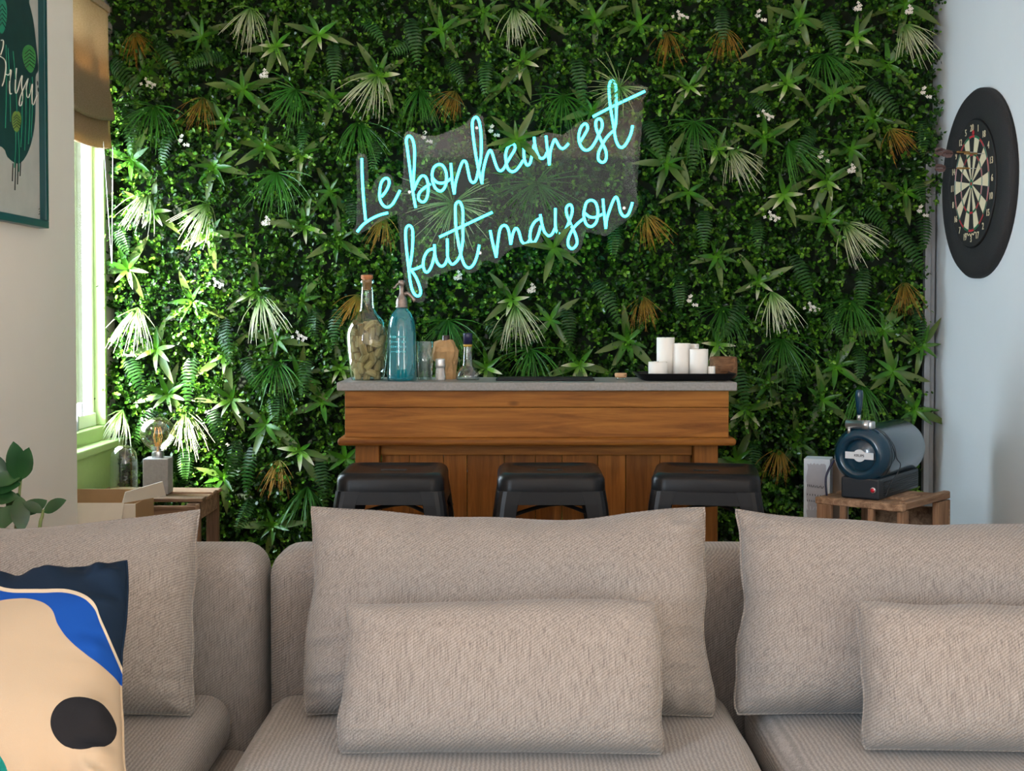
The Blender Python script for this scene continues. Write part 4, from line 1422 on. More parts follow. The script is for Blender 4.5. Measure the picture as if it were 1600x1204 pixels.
cushion('patterned_cushion', 'square cushion printed with blue wave, navy corner and black dot', (-0.820, 1.82, SZ + 0.014), 0.50, 0.405, 0.19, R_(42), R_(2), R_(-5.0), 8, M_pat, None, ear=0.06, taper=0.08)

# ------------------------------------------------------------------ left corner: crate, lamp, dome, box, plant
def plank(parent, name, c, s, m_, rz=0.0, jit=0.0):
    bm = B(); box(bm, (0, 0, 0), s, bevel=0.0025, seg=1)
    for v in bm.verts:
        v.co += Vector((noise.noise(v.co * 30 + Vector(c)), noise.noise(v.co * 30 + Vector(c) + Vector((3, 0, 0))), noise.noise(v.co * 30 + Vector(c) + Vector((0, 7, 0))))) * jit
    return obj(name, bm, m_, parent, loc=c, rot=(0, 0, rz))

CZ = P(800, 771, 4.52).z
t = thing('wooden_crate', 'tall rough wooden crate table carrying the bulb lamp', 'crate', (-1.285, 4.57, 0))
cw, cd = 0.40, 0.32
for k in range(4):
    plank(t, 'top_slat', (0, -cd / 2 + 0.04 + k * 0.08 + (0.006 if k % 2 else 0), CZ - 0.008 - 0.004 * (k % 2)), (cw + 0.02, 0.062, 0.014), M_crate, R_(1.2 * (-1) ** k), 0.004)
for sx_ in (-1, 1):
    for sy_ in (-1, 1):
        plank(t, 'post', (sx_ * (cw / 2 - 0.02), sy_ * (cd / 2 - 0.02), (CZ - 0.02) / 2), (0.045, 0.03, CZ - 0.02), M_cratev, 0, 0.002)
    for z in (CZ - 0.05, 0.30, 0.10):
        plank(t, 'side_slat', (sx_ * (cw / 2 - 0.006), 0, z), (0.012, cd, 0.06), M_crate, 0, 0.002)
plank(t, 'shelf', (0, 0, 0.06), (cw - 0.02, cd - 0.02, 0.015), M_crate)
for z in (CZ - 0.045,):
    plank(t, 'front_rail', (0, -cd / 2 + 0.008, z), (cw - 0.02, 0.014, 0.035), M_crate, 0, 0.002)

b0 = P(247, 764, 4.54); b0.z = CZ
t = thing('bulb_lamp', 'concrete cube lamp with large bare globe bulb on the crate', 'lamp', b0, R_(3))
M_conc = mat('concrete', (0.30, 0.28, 0.27), 0.8, bump=0.25, bscale=70, vary=0.18)
bm = B(); box(bm, (0, 0, 0.063), (0.088, 0.088, 0.126), bevel=0.003)
obj('concrete_base', bm, M_conc, t)
bm = B(); lathe(bm, [(0.020, 0.124), (0.022, 0.140), (0.019, 0.150)], 20)
obj('socket', bm, M_steel, t, True)
bm = B(); lathe(bm, [(0.018, 0.138), (0.020, 0.150), (0.030, 0.160), (0.046, 0.173), (0.058, 0.192), (0.062, 0.212), (0.058, 0.234), (0.046, 0.254), (0.026, 0.267), (0, 0.271)], 32)
obj('glass_globe', bm, glass_mat('bulb_glass', (1.0, 0.96, 0.86), 0.22), t, True)
bm = B()
for k in range(5):
    a = k * 2 * PI / 5
    tube(bm, [(0.008 * math.cos(a), 0.008 * math.sin(a), 0.165), (0.016 * math.cos(a), 0.016 * math.sin(a), 0.20), (0.010 * math.cos(a + .6), 0.010 * math.sin(a + .6), 0.235)], 0.0012, 5)
tube(bm, [(0, 0, 0.145), (0, 0, 0.18)], 0.004, 8)
obj('filament', bm, mat('amber_filament', (0.65, 0.30, 0.05), 0.4, metal=0.4), t)
bm = B(); tube(bm, smooth_path([(-0.044, -0.02, 0.012), (-0.052, -0.035, 0.016), (-0.050, -0.058, 0.006), (-0.035, -0.075, 0.004), (0.0, -0.085, 0.004)], 5), 0.003, 6)
obj('cable', bm, mat('grey_cable', (0.35, 0.34, 0.33), 0.6), t, True)

b0 = P(194, 768, 4.52); b0.z = CZ
t = thing('glass_dome', 'clear glass display dome on gold disc beside the bulb lamp', 'dome', b0)
bm = B(); lathe(bm, [(0, 0), (0.056, 0), (0.058, 0.003), (0.056, 0.007), (0, 0.008)], 32)
obj('base_disc', bm, mat('brass_disc', (0.55, 0.36, 0.10), 0.4, metal=0.6), t, True)
bm = B(); lathe(bm, [(0.048, 0.008), (0.048, 0.10), (0.0465, 0.125), (0.041, 0.147), (0.030, 0.163), (0.016, 0.171), (0, 0.173)], 32)
obj('glass_cover', bm, glass_mat('dome_glass', (0.90, 0.97, 0.93), 0.22), t, True)

bxr = P(240, 790, 4.36).x
t = thing('cardboard_box', 'open cardboard box with pale flaps beside the crate', 'box', ((-1.565 + bxr) / 2, 4.255, 0))
M_card = mat('cardboard', (0.36, 0.21, 0.10), 0.85, vary=0.08, bscale=40)
M_card2 = mat('pale_cardboard', (0.60, 0.53, 0.43), 0.85, vary=0.05, bscale=30)
bwid = bxr + 1.565
bz = P(160, 787, 4.15).z
bm = B(); box(bm, (0, 0.105, (bz + 0.02) / 2), (bwid, 0.006, bz + 0.02))
obj('back_panel', bm, M_card, t)
bm = B(); box(bm, (0, -0.105, bz / 2), (bwid, 0.006, bz))
obj('front_panel', bm, M_card2, t)
for s in (-1, 1):
    bm = B(); box(bm, (s * (bwid / 2 - 0.003), 0, bz / 2), (0.006, 0.205, bz))
    obj('side_panel', bm, M_card, t)
bm = B(); box(bm, (0, 0, 0.004), (bwid, 0.2, 0.006))
obj('bottom_panel', bm, M_card, t)
bm = B(); box(bm, (0, 0, 0), (bwid - 0.035, 0.004, 0.085))
obj('front_flap', bm, M_card2, t, loc=(-0.02, -0.125, bz - 0.035), rot=(R_(-25), 0, 0))
bm = B(); prism(bm, [(-0.10, 0.0), (0.10, 0.0), (0.085, 0.05), (-0.085, 0.035)], 0.004)
obj('side_flap', bm, M_card2, t, loc=(bwid / 2 - 0.003, 0, bz), rot=(R_(90), R_(0), R_(62)))

# potted plant by the poster wall
t = thing('potted_plant', 'potted plant with broad glossy dark leaves by the poster wall', 'plant', (-1.185, 3.03, 0))
bm = B(); lathe(bm, [(0, 0), (0.095, 0), (0.10, 0.01), (0.125, 0.26), (0.13, 0.27), (0.118, 0.27), (0.112, 0.24), (0, 0.24)], 28)
obj('pot', bm, mat('pot_grey', (0.35, 0.33, 0.31), 0.7, vary=0.1), t, True)
bm = B(); lathe(bm, [(0, 0.246), (0.111, 0.238)], 20)
obj('soil', bm, mat('soil', (0.04, 0.025, 0.015), 0.95, bump=0.6, bscale=80), t)
M_rub = tint_leaf_mat('glossy_dark_leaf', [(0.0, (0.02, 0.075, 0.02)), (0.6, (0.014, 0.055, 0.018)), (1.0, (0.025, 0.085, 0.03))], rough=0.25, transl=0.12)
RL = [leaf_mesh('plant_leaf', 0.105, 0.050, d, 0.22, seed=40 + k, peak=0.5, n=10) for k, d in enumerate((0.1, 0.3))]
for q in RL: q.materials.append(M_rub)
def W(px, py, d): return P(px, py, d) - Vector((-1.185, 3.03, 0))
for st in ([(0.0, 0, 0.24), tuple(W(24, 860, 3.0)), tuple(W(29, 785, 3.0)), tuple(W(33, 745, 3.0))], [(0.03, 0, 0.24), tuple(W(60, 850, 2.99)), tuple(W(66, 806, 2.99)), tuple(W(68, 796, 2.99))]):
    bm = B(); tube(bm, smooth_path(st, 5), 0.0055, 8, r2=0.003)
    obj('stem', bm, mat('stem_olive', (0.16, 0.20, 0.06), 0.5), t, True)
rl = random.Random(3)
for (px, py, dx, dy, dz, s, k) in [(31, 752, -0.05, -0.25, 1.0, 0.95, 0), (34, 748, 0.32, -0.30, 0.95, 0.80, 0), (33, 744, -1.0, -0.45, -0.12, 0.75, 1), (32, 756, -1.0, -0.2, -0.05, 0.9, 1),
                                 (30, 775, 0.25, -0.5, -0.9, 0.85, 1), (29, 776, -1.0, -0.3, 0.05, 0.8, 1), (27, 790, -0.55, -0.7, -0.6, 0.9, 1), (28, 770, -0.3, 0.5, -0.75, 0.9, 0),
                                 (26, 800, -0.9, -0.3, -0.2, 0.9, 1), (68, 799, 0.85, -0.25, 0.45, 0.65, 0), (67, 800, -0.75, -0.3, 0.5, 0.5, 0), (27, 805, 0.5, 0.6, 0.3, 0.8, 0), (10, 760, -0.4, -0.1, 0.9, 0.9, 0)]:
    x = Vector((dx, dy, dz)).normalized()
    nrm = Vector((0.25, -0.8, 0.55)); nrm = (nrm - x * nrm.dot(x)).normalized()
    M = Matrix((x, nrm.cross(x), nrm)).transposed().to_4x4()
    o = obj('leaf', RL[k], None, t)
    o.matrix_local = Matrix.Translation(W(px, py, 2.99)) @ M @ Matrix.Diagonal((s, s, s, 1))

# ------------------------------------------------------------------ roman blind with bead chain
t = thing('roman_blind', 'linen roman blind half drawn over the window', 'blind', (XW, 4.30, 1.8))
M_blind = bpy.data.materials.new('blind_linen'); M_blind.use_nodes = True
_n, _l = nd(M_blind)
_b = _n['Principled BSDF']; _b.inputs['Roughness'].default_value = 0.9; _b.inputs['Specular IOR Level'].default_value = 0.1
_tc = _n.new('ShaderNodeTexCoord'); _mp = _n.new('ShaderNodeMapping'); _mp.inputs['Scale'].default_value = (60, 60, 420)
_l.new(_tc.outputs['Object'], _mp.inputs['Vector'])
_nz = _n.new('ShaderNodeTexNoise'); _nz.inputs['Scale'].default_value = 1.0; _nz.inputs['Detail'].default_value = 4
_l.new(_mp.outputs[0], _nz.inputs['Vector'])
_rp = _n.new('ShaderNodeValToRGB')
_rp.color_ramp.elements[0].position = 0.3; _rp.color_ramp.elements[0].color = (0.38, 0.30, 0.20, 1)
_rp.color_ramp.elements[1].position = 0.7; _rp.color_ramp.elements[1].color = (0.56, 0.47, 0.34, 1)
_l.new(_nz.outputs['Fac'], _rp.inputs[0]); _l.new(_rp.outputs[0], _b.inputs['Base Color'])
_tl = _n.new('ShaderNodeBsdfTranslucent'); _tl.inputs[0].default_value = (0.78, 0.52, 0.24, 1)
_mx = _n.new('ShaderNodeMixShader'); _mx.inputs[0].default_value = 0.30
_l.new(_b.outputs[0], _mx.inputs[1]); _l.new(_tl.outputs[0], _mx.inputs[2]); _l.new(_mx.outputs[0], _n['Material Output'].inputs[0])
BY0, BY1 = 4.20, 4.895
def cloth(name, prof, sagz=0.02, seed=0):
    """prof: (x out from wall, z) pairs; swept along the window with a sag"""
    bm = B()
    n = 26
    rows = []
    for (x, z) in prof:
        row = []
        for k in range(n + 1):
            f = k / n
            y = BY0 + (BY1 - BY0) * f - 4.30
            s = sagz * (1 - (2 * f - 1) ** 2) * max(0, (2.25 - z)) * 2.0
            row.append(bm.verts.new((x + 0.006 * noise.noise(Vector((f * 6, z * 3, seed))), y, z - 1.8 - s)))
        rows.append(row)
    for a, b in zip(rows, rows[1:]):
        for k in range(n):
            bm.faces.new((a[k], a[k + 1], b[k + 1], b[k]))
    bmesh.ops.solidify(bm, geom=bm.faces[:], thickness=0.0015)
    return obj(name, bm, M_blind, t, True)
zb1 = P(183, 188, BY1).z
zb2 = P(183, 232, BY1).z
cloth('fabric_panel', [(0.045, 2.345), (0.045, 2.25), (0.047, 2.15), (0.050, 2.05), (0.058, zb1 + 0.06), (0.068, zb1 + 0.015), (0.066, zb1), (0.050, zb1 + 0.006), (0.040, zb1 + 0.06), (0.036, zb1 + 0.12)], 0.05, 1)
cloth('hem_sun_block', [(0.026, zb1 + 0.16), (0.027, zb1 + 0.05), (0.028, zb2 + 0.012)], 0.03, 6)  # two layers added behind the hem to hold back the sun
cloth('hem_sun_block', [(0.020, zb1 + 0.22), (0.022, zb1 + 0.05), (0.024, zb2 + 0.01)], 0.03, 5)
cloth('folded_hem', [(0.036, zb1 + 0.15), (0.045, zb1 + 0.05), (0.050, zb2 + 0.04), (0.054, zb2 + 0.004), (0.050, zb2), (0.040, zb2 + 0.01), (0.030, zb2 + 0.08), (0.028, zb1 + 0.14)], 0.03, 2)
bm = B(); box(bm, (0.035, (BY0 + BY1) / 2 - 4.30, 2.352 - 1.8), (0.04, BY1 - BY0, 0.025), bevel=0.003)
obj('head_rail', bm, M_blind, t)
bm = B()
zc0, zc1 = zb2 + 0.01, P(178, 412, 4.93).z
beads = []
for (y0, y1) in ((4.775, 4.86), (4.885, 4.865)):
    nbd = int((zc0 - zc1) / 0.0065)
    for k in range(nbd):
        f = k / nbd
        beads.append((0.062, y0 + (y1 - y0) * f - 4.30, zc0 + (zc1 - zc0) * f - 1.8))
for c in beads:
    r = bmesh.ops.create_icosphere(bm, subdivisions=1, radius=0.0017)
    bmesh.ops.translate(bm, verts=r['verts'], vec=c)
o = obj('bead_chain', bm, mat('chain_white', (0.75, 0.74, 0.70), 0.4), t, True)
o['kind'] = 'stuff'
bm = B()
for (y0, y1) in ((4.775, 4.86), (4.885, 4.865)):
    tube(bm, [(0.062, y0 - 4.30, zc0 - 1.8), (0.062, y1 - 4.30, zc1 - 1.8)], 0.0008, 5)
obj('chain_cord', bm, M_white_pvc, t)

# ------------------------------------------------------------------ framed poster
pb = PX(77, 357, XL + 0.03)
py1 = pb.y                          # far edge of the frame
PW, PH = 0.53, 0.73
t = thing('framed_poster', 'teal framed botanical poster with white script on the wall', 'picture', (XL, py1 - PW / 2, pb.z))
M_frame = mat('teal_frame', (0.004, 0.055, 0.065), 0.35)
FW, FD = 0.022, 0.030
# local frame: x out of the wall, y along the wall (towards the back), z up
for (c, s) in (((FD / 2, 0, FW / 2), (FD, PW, FW)), ((FD / 2, 0, PH - FW / 2), (FD, PW, FW)),
               ((FD / 2, -PW / 2 + FW / 2, PH / 2), (FD, FW, PH - 2 * FW)), ((FD / 2, PW / 2 - FW / 2, PH / 2), (FD, FW, PH - 2 * FW))):
    bm = B(); box(bm, c, s, bevel=0.002)
    obj('frame_bar', bm, M_frame, t)
M_paper_p = mat('poster_ground', (0.42, 0.42, 0.39), 0.5, vary=0.14, bscale=18)
bm = B(); box(bm, (0.008, 0, PH / 2), (0.006, PW - 0.03, PH - 0.03))
sheet = obj('poster_sheet', bm, M_paper_p, t)
def flat_poly(name, pts, x, m_):
    bm = B()
    a = [bm.verts.new((x, p[0], p[1])) for p in pts]
    f = bm.faces.new(a)
    r = bmesh.ops.extrude_face_region(bm, geom=[f])
    bmesh.ops.translate(bm, verts=[v for v in r['geom'] if isinstance(v, bmesh.types.BMVert)], vec=(0.0004, 0, 0))
    bmesh.ops.triangulate(bm, faces=[f for f in bm.faces if len(f.verts) > 4])
    return obj(name, bm, m_, sheet)
def pw(px, py):
    q = PX(px, py, XL + 0.012)
    return (q.y - (py1 - PW / 2), q.z - pb.z)
M_blob = mat('poster_dark_green', (0.004, 0.030, 0.030), 0.45, vary=0.5, bscale=26)
right = [pw(x, y) for x, y in ((38, -30), (46, 5), (52, 30), (56, 60), (59, 90), (60, 110), (56, 120), (56, 150), (55, 190), (50, 220), (43, 240), (34, 253), (25, 255), (12, 245), (4, 230))]
cb = (pw(0, 110)[0] - 0.06)
blob = right + [(2 * cb - p[0], p[1]) for p in right[::-1]]
blob = [(max(-PW / 2 + 0.03, a_), b__) for a_, b__ in blob]
flat_poly('green_blob', [tuple(v.to_2d()) for v in smooth_path([(a_, b__, 0) for a_, b__ in blob], 3, True)], 0.0112, M_blob)
M_pl = mat('poster_leaf_green', (0.04, 0.22, 0.05), 0.5, vary=0.3, bscale=60)
M_pl2 = mat('poster_leaf_lime', (0.16, 0.26, 0.04), 0.5, vary=0.3, bscale=60)
M_pl3 = mat('poster_leaf_teal', (0.01, 0.20, 0.12), 0.5, vary=0.3, bscale=60)
M_ink = mat('poster_ink', (0.004, 0.012, 0.010), 0.5)
M_wht = mat('poster_white', (0.62, 0.64, 0.58), 0.5)
def pleaf(cx_, cy_, hw_, hh_, m_, tilt=0.0):
    pts = []
    for k in range(18):
        a = 2 * PI * k / 18
        x = math.sin(a) * hw_ * (1 - 0.25 * math.cos(a) * -1)
        y = -math.cos(a) * hh_
        pts.append(pw(cx_ + x * math.cos(tilt) - y * math.sin(tilt), cy_ + x * math.sin(tilt) + y * math.cos(tilt)))
    flat_poly('printed_leaf', pts, 0.0117, m_)
    for s in (-1, 1):
        for q in range(5):
            f = -0.5 + q * 0.25
            a_ = pw(cx_, cy_ + (f - 0.15) * hh_)
            b__ = pw(cx_ + s * hw_ * 0.8 * math.sqrt(max(0.05, 1 - f * f)), cy_ + (f + 0.15) * hh_)
            bm = B(); tube(bm, [(0.0124, a_[0], a_[1]), (0.0124, b__[0], b__[1])], 0.0012, 4)
            obj('printed_vein', bm, M_ink, sheet)
pleaf(46, 92, 10, 22, M_pl, -0.1)
pleaf(26, 190, 7, 17, M_pl2)
pleaf(3, 25, 8, 28, M_pl3)
def pstroke(pts, r, m_, name='printed_stroke'):
    q = [pw(x, y) for x, y in pts]
    bm = B(); tube(bm, smooth_path([(0.0128, a_[0], a_[1]) for a_, b in ((p, 0) for p in q)] if False else [Vector((0.0128, p[0], p[1])) for p in q], 4), r, 5)
    obj(name, bm, m_, sheet)
Z2 = lambda pts: [(x / 8.6, 60 + y / 8.6) for x, y in pts]
for st in ([(10, 25), (40, 30), (35, 120), (5, 220)], [(0, 240), (60, 290), (75, 400), (50, 560), (25, 640)], [(70, 480), (115, 490), (130, 430), (145, 440), (125, 600), (130, 740), (150, 740)],
           [(218, 400), (205, 560), (200, 700), (215, 735), (240, 680)], [(240, 680), (270, 560), (295, 500), (285, 620), (300, 760), (285, 890), (255, 890), (270, 780), (340, 610), (375, 540)],
           [(375, 540), (350, 660), (355, 770), (380, 790), (410, 700), (430, 610), (425, 760), (430, 880), (450, 880), (490, 760)]):
    pstroke(Z2(st), 0.0017, M_wht)
for (x0_, y0_, x1_, y1_) in ((12, 75, 16, 190), (20, 80, 26, 175), (9, 70, 8, 200), (40, 140, 38, 235), (46, 130, 44, 225), (34, 150, 32, 230), (50, 120, 48, 215), (24, 205, 22, 262), (28, 205, 29, 268)):
    pstroke([(x0_, y0_), ((x0_ + x1_) / 2 + 1, (y0_ + y1_) / 2), (x1_, y1_)], 0.0012, M_pl3)
for (x, y, l_) in ((20, 255, 28), (24, 255, 42), (28, 254, 34), (32, 253, 22)):
    pstroke([(x, y), (x - 1, y + l_)], 0.0014, M_ink)
for (x, y) in ((66, 108), (63, 122), (59, 130), (60, 140), (67, 116)):
    a_, b__ = pw(x, y)
    flat_poly('ink_spot', [(a_ + 0.006 * math.cos(k), b__ + 0.007 * math.sin(k)) for k in np.linspace(0, 6.28, 8)[:-1]], 0.0112, M_ink)
for (x, y) in ((62, 327), (63, 331), (62, 335)):
    pstroke([(x - 2, y), (x, y - 1.5), (x + 2, y), (x + 3, y - 1)], 0.0009, M_ink)

# ------------------------------------------------------------------ dartboard
dc = PX(1534, 287, XR)
t = thing('dartboard', 'round dartboard with thick black surround on the white wall', 'dartboard', (XR, dc.y, dc.z))
# local frame: board axis points to -x
AX = Matrix(((0, 0, -1), (-1, 0, 0), (0, 1, 0)))   # lathe z -> -x ; local x -> -y ; local y -> z
R0 = 0.335
M_foam = mat('black_foam', (0.011, 0.011, 0.012), 0.75, bump=0.3, bscale=220, vary=0.2)
bm = B(); lathe(bm, [(0.225, 0.0), (R0, 0.0), (R0, 0.020), (R0 - 0.012, 0.032), (0.232, 0.032), (0.226, 0.028), (0.225, 0.0)], 64, (0, 0, 0), AX)
obj('surround', bm, M_foam, t, True)
M_bd = mat('board_black', (0.010, 0.010, 0.010), 0.7)
bm = B(); lathe(bm, [(0, 0.0), (0.2245, 0.0), (0.2245, 0.034), (0.222, 0.036), (0, 0.036)], 64, (0, 0, 0), AX)
obj('board_disc', bm, M_bd, t)
cols = {'black': mat('sisal_black', (0.012, 0.012, 0.012), 0.85), 'cream': mat('sisal_cream', (0.66, 0.58, 0.38), 0.85, vary=0.06, bscale=120),
        'red': mat('sisal_red', (0.45, 0.015, 0.025), 0.8), 'green': mat('sisal_green', (0.01, 0.14, 0.06), 0.8)}
def wedge(r0, r1, a0, a1, m_, z=0.0362):
    bm = B()
    n = 4
    pts = [(r0 * math.cos(a0 + (a1 - a0) * k / n), r0 * math.sin(a0 + (a1 - a0) * k / n)) for k in range(n + 1)]
    pts += [(r1 * math.cos(a1 + (a0 - a1) * k / n), r1 * math.sin(a1 + (a0 - a1) * k / n)) for k in range(n + 1)]
    prism(bm, pts, 0.0008, AX.to_4x4() @ Matrix.Translation((0, 0, z)))
    obj('segment', bm, m_, t)
NUM = [20, 1, 18, 4, 13, 6, 10, 15, 2, 17, 3, 19, 7, 16, 8, 11, 14, 9, 12, 5]
for k in range(20):
    c_ = PI / 2 - k * PI / 10          # as the thrower sees it: clockwise
    # thrower looks along +x: his right is -y, which is local +x
    a0, a1 = c_ - PI / 20 + 0.006, c_ + PI / 20 - 0.006
    dark = k % 2 == 0
    s_, m_ = ('black', 'red') if dark else ('cream', 'green')
    wedge(0.0165, 0.0985, a0, a1, cols[s_])
    wedge(0.0995, 0.1065, a0, a1, cols[m_])
    wedge(0.1075, 0.1615, a0, a1, cols[s_])
    wedge(0.1625, 0.1700, a0, a1, cols[m_])
    me_ = text_mesh(str(NUM[k]), 0.034, 0.0006)
    o = obj('number', me_, cols['cream'], t)
    o.matrix_local = AX.to_4x4() @ Matrix.Translation((0.196 * math.cos(c_), 0.196 * math.sin(c_), 0.0368))
for (r_, m_, z) in ((0.0159, cols['green'], 0.0364), (0.0064, cols['red'], 0.0370)):
    bm = B(); lathe(bm, [(0, z), (r_, z), (r_, z + 0.001), (0, z + 0.001)], 24, (0, 0, 0), AX)
    obj('bull', bm, m_, t)
M_wire = mat('wire_steel', (0.5, 0.5, 0.5), 0.3, metal=1.0)
for r_ in (0.0165, 0.099, 0.107, 0.162, 0.1705):
    bm = B(); tube(bm, [AX @ Vector((r_ * math.cos(2 * PI * k / 48), r_ * math.sin(2 * PI * k / 48), 0.0372)) for k in range(48)], 0.0007, 4, closed=True)
    obj('ring_wire', bm, M_wire, t)
# small cream script patch and red emblem over the ring
bm = B(); tube(bm, smooth_path([AX @ Vector((0.18 * math.cos(a), 0.18 * math.sin(a) + 0.004 * math.sin(a * 45), 0.0372)) for a in np.linspace(R_(252), R_(286), 26)], 2), 0.0014, 4)
obj('script_mark', bm, cols['cream'], t)
bm = B(); lathe(bm, [(0, 0.0366), (0.010, 0.0366), (0.010, 0.0374), (0, 0.0374)], 16, AX @ Vector((0.014, 0.178, 0)), AX)
obj('emblem', bm, cols['red'], t)

def dart(px, py, label, droop):
    tip = PX(px, py, XR - 0.037)
    t = thing('dart', label, 'dart', tip, 0, 'darts in the dartboard')
    # dart axis leaves the board towards the room
    d = Vector((-1, -0.10, droop)).normalized()
    Q = d.to_track_quat('Z', 'Y').to_matrix()
    bm = B(); lathe(bm, [(0, -0.012), (0.0012, 0), (0.0012, 0.026), (0, 0.026)], 8, (0, 0, 0), Q)
    obj('point', bm, M_wire, t, True)
    bm = B(); lathe(bm, [(0.0012, 0.024), (0.0032, 0.028), (0.0034, 0.040), (0.0030, 0.042), (0.0034, 0.044), (0.0034, 0.070), (0.002, 0.074)], 10, (0, 0, 0), Q)
    obj('barrel', bm, mat('brass_barrel', (0.42, 0.26, 0.10), 0.35, metal=0.8), t, True)
    bm = B(); lathe(bm, [(0.002, 0.072), (0.002, 0.122), (0, 0.122)], 8, (0, 0, 0), Q)
    obj('shaft', bm, M_black, t, True)
    for k in range(4):
        R = Q @ Matrix.Rotation(k * PI / 2 + 0.5, 3, 'Z')
        bm = B()
        pts = [(0.0015, 0.112), (0.016, 0.122), (0.018, 0.140), (0.010, 0.150), (0.0015, 0.150)]
        prism(bm, pts, 0.0006, R.to_4x4() @ Matrix(((1, 0, 0, 0), (0, 0, 1, 0), (0, 1, 0, 0), (0, 0, 0, 1))))
        obj('flight', bm, mat('flight_pinkish', (0.12, 0.075, 0.07), 0.5, vary=0.5, bscale=160), t)
dart(1526, 238, 'upper dart stuck in the dartboard near the 5 segment', 0.01)
dart(1538, 240, 'dart stuck in the treble ring just beside the upper one', -0.01)
dart(1526, 263, 'lowest of the three darts stuck in the dartboard', 0.0)

# ------------------------------------------------------------------ right corner: crate, beer tap, white box
A = P(1410, 790, 3.967)
cz = A.z
th = math.atan2(0.268, 0.236)
t = thing('pallet_crate', 'rough pallet wood crate carrying the dark blue beer tap', 'crate', (A.x, A.y, 0), 0)
# local axes: e1 along the edge going right/back, e2 along the edge going left/back
e1 = Vector((0.236, 0.268, 0)).normalized(); e2 = Vector((-e1.y, e1.x, 0))
t.rotation_euler = (0, 0, math.atan2(e1.y, e1.x))
L1, L2 = 0.37, 0.30
for k in range(3):
    plank(t, 'top_slat', (0.03 + 0.045 + k * 0.115, L2 / 2, cz - 0.008 + 0.003 * (k % 2)), (0.085, L2, 0.016), M_crate, R_(0.6 * (-1) ** k), 0.003)
plank(t, 'edge_rail', (0.012, L2 / 2, cz - 0.010), (0.024, L2, 0.022), M_crate, 0, 0.002)
plank(t, 'edge_rail', (L1 / 2 + 0.01, 0.010, cz - 0.004), (L1 - 0.03, 0.022, 0.024), M_crate, 0, 0.003)
for (x, y, sx_, sy_) in ((0.03, 0.012, 0.045, 0.022), (L1 - 0.045, 0.012, 0.095, 0.022), (0.012, L2 - 0.03, 0.024, 0.05), (L1 - 0.02, L2 - 0.02, 0.04, 0.04), (0.012, L2 * 0.36, 0.018, 0.022), (0.012, L2 * 0.68, 0.018, 0.022)):
    plank(t, 'post', (x, y, (cz - 0.02) / 2), (sx_, sy_, cz - 0.02), M_cratev, 0, 0.002)
for z in (0.08, 0.30):
    plank(t, 'shelf', (L1 / 2, L2 / 2, z), (L1 - 0.03, L2 - 0.03, 0.016), M_crate)
plank(t, 'back_panel', (L1 - 0.006, L2 / 2, cz / 2 - 0.02), (0.010, L2, cz - 0.06), M_crate)
# bottles lying in the crate
def wpt(u, v, z): return A + e1 * u + e2 * v + Vector((0, 0, z - A.z))
for k, (v, m_, lab) in enumerate(((0.085, M_black, 'dark bottle lying in the pallet crate'), (0.165, mat('red_label', (0.35, 0.01, 0.015), 0.4), 'red labelled bottle lying in the pallet crate'), (0.25, M_black, 'dark bottle lying at the far end of the pallet crate'))):
    q = wpt(0.05, v, 0.308 + 0.036 + 0.10)
    tb = thing('lying_bottle', lab, 'bottle', q, math.atan2(e1.y, e1.x))
    bm = B(); lathe(bm, [(0, 0.0), (0.015, 0.0), (0.015, 0.05), (0.036, 0.09), (0.036, 0.27), (0, 0.27)], 20, (0, 0, 0), Matrix.Rotation(PI / 2, 3, 'Y'))
    obj('bottle_body', bm, mat('dark_bottle', (0.012, 0.014, 0.014), 0.2), tb, True)
    bm = B(); lathe(bm, [(0.0365, 0.12), (0.0368, 0.12), (0.0368, 0.22), (0.0365, 0.22)], 20, (0, 0, 0), Matrix.Rotation(PI / 2, 3, 'Y'))
    obj('label_band', bm, m_, tb, True)
    bm = B(); box(bm, (0.16, 0, -0.068), (0.24, 0.05, 0.064)); 
    obj('cradle', bm, M_crate, tb)

# beer tap machine
th_m = math.radians(36)
mb = P(1381, 781, 4.03)
t = thing('beer_tap', 'dark blue cylindrical beer tap machine with silver spout and handle', 'beer tap', (0, 0, 0), 0)
# local: x = right across the front, y = along the barrel to the back
rad = 0.093
fx = Vector((math.cos(-0.0), 0, 0))
t.rotation_euler = (0, 0, -th_m)
ctr = P(1341, 712, 4.10)          # middle of the front disc
t.location = (ctr.x, ctr.y, cz + 0.002)
hc = ctr.z - (cz + 0.002)
M_mach = mat('midnight_blue_gloss', (0.006, 0.034, 0.062), 0.2, spec=0.4, coat=0.3)
AXY = Matrix.Rotation(-PI / 2, 3, 'X')   # lathe z -> +y
LB = 0.40
bm = B(); lathe(bm, [(0.048, 0.022), (0.052, 0.008), (0.056, 0.002), (0.064, -0.002), (0.074, 0.002), (0.083, 0.012), (rad - 0.001, 0.028), (rad, 0.05), (rad, LB - 0.03), (rad - 0.006, LB - 0.008), (rad - 0.02, LB), (0, LB)], 56, (0, 0, hc), AXY)
body = obj('barrel_body', bm, M_mach, t, True)
bm = B(); lathe(bm, [(0, 0.012), (0.030, 0.014), (0.044, 0.020), (0.050, 0.022)], 40, (0, 0, hc), AXY)
obj('front_dish', bm, M_mach, t, True)
bm = B(); tube(bm, [(0.0 + (rad + 0.0003) * math.cos(a), 0.052, hc + (rad + 0.0003) * math.sin(a)) for a in np.linspace(0, 2 * PI, 48)[:-1]], 0.0011, 5, closed=True)
obj('lid_seam', bm, mat('seam_black', (0.004, 0.005, 0.006), 0.6), t)
M_badge = mat('badge_white', (0.62, 0.66, 0.70), 0.4)
bm = B()
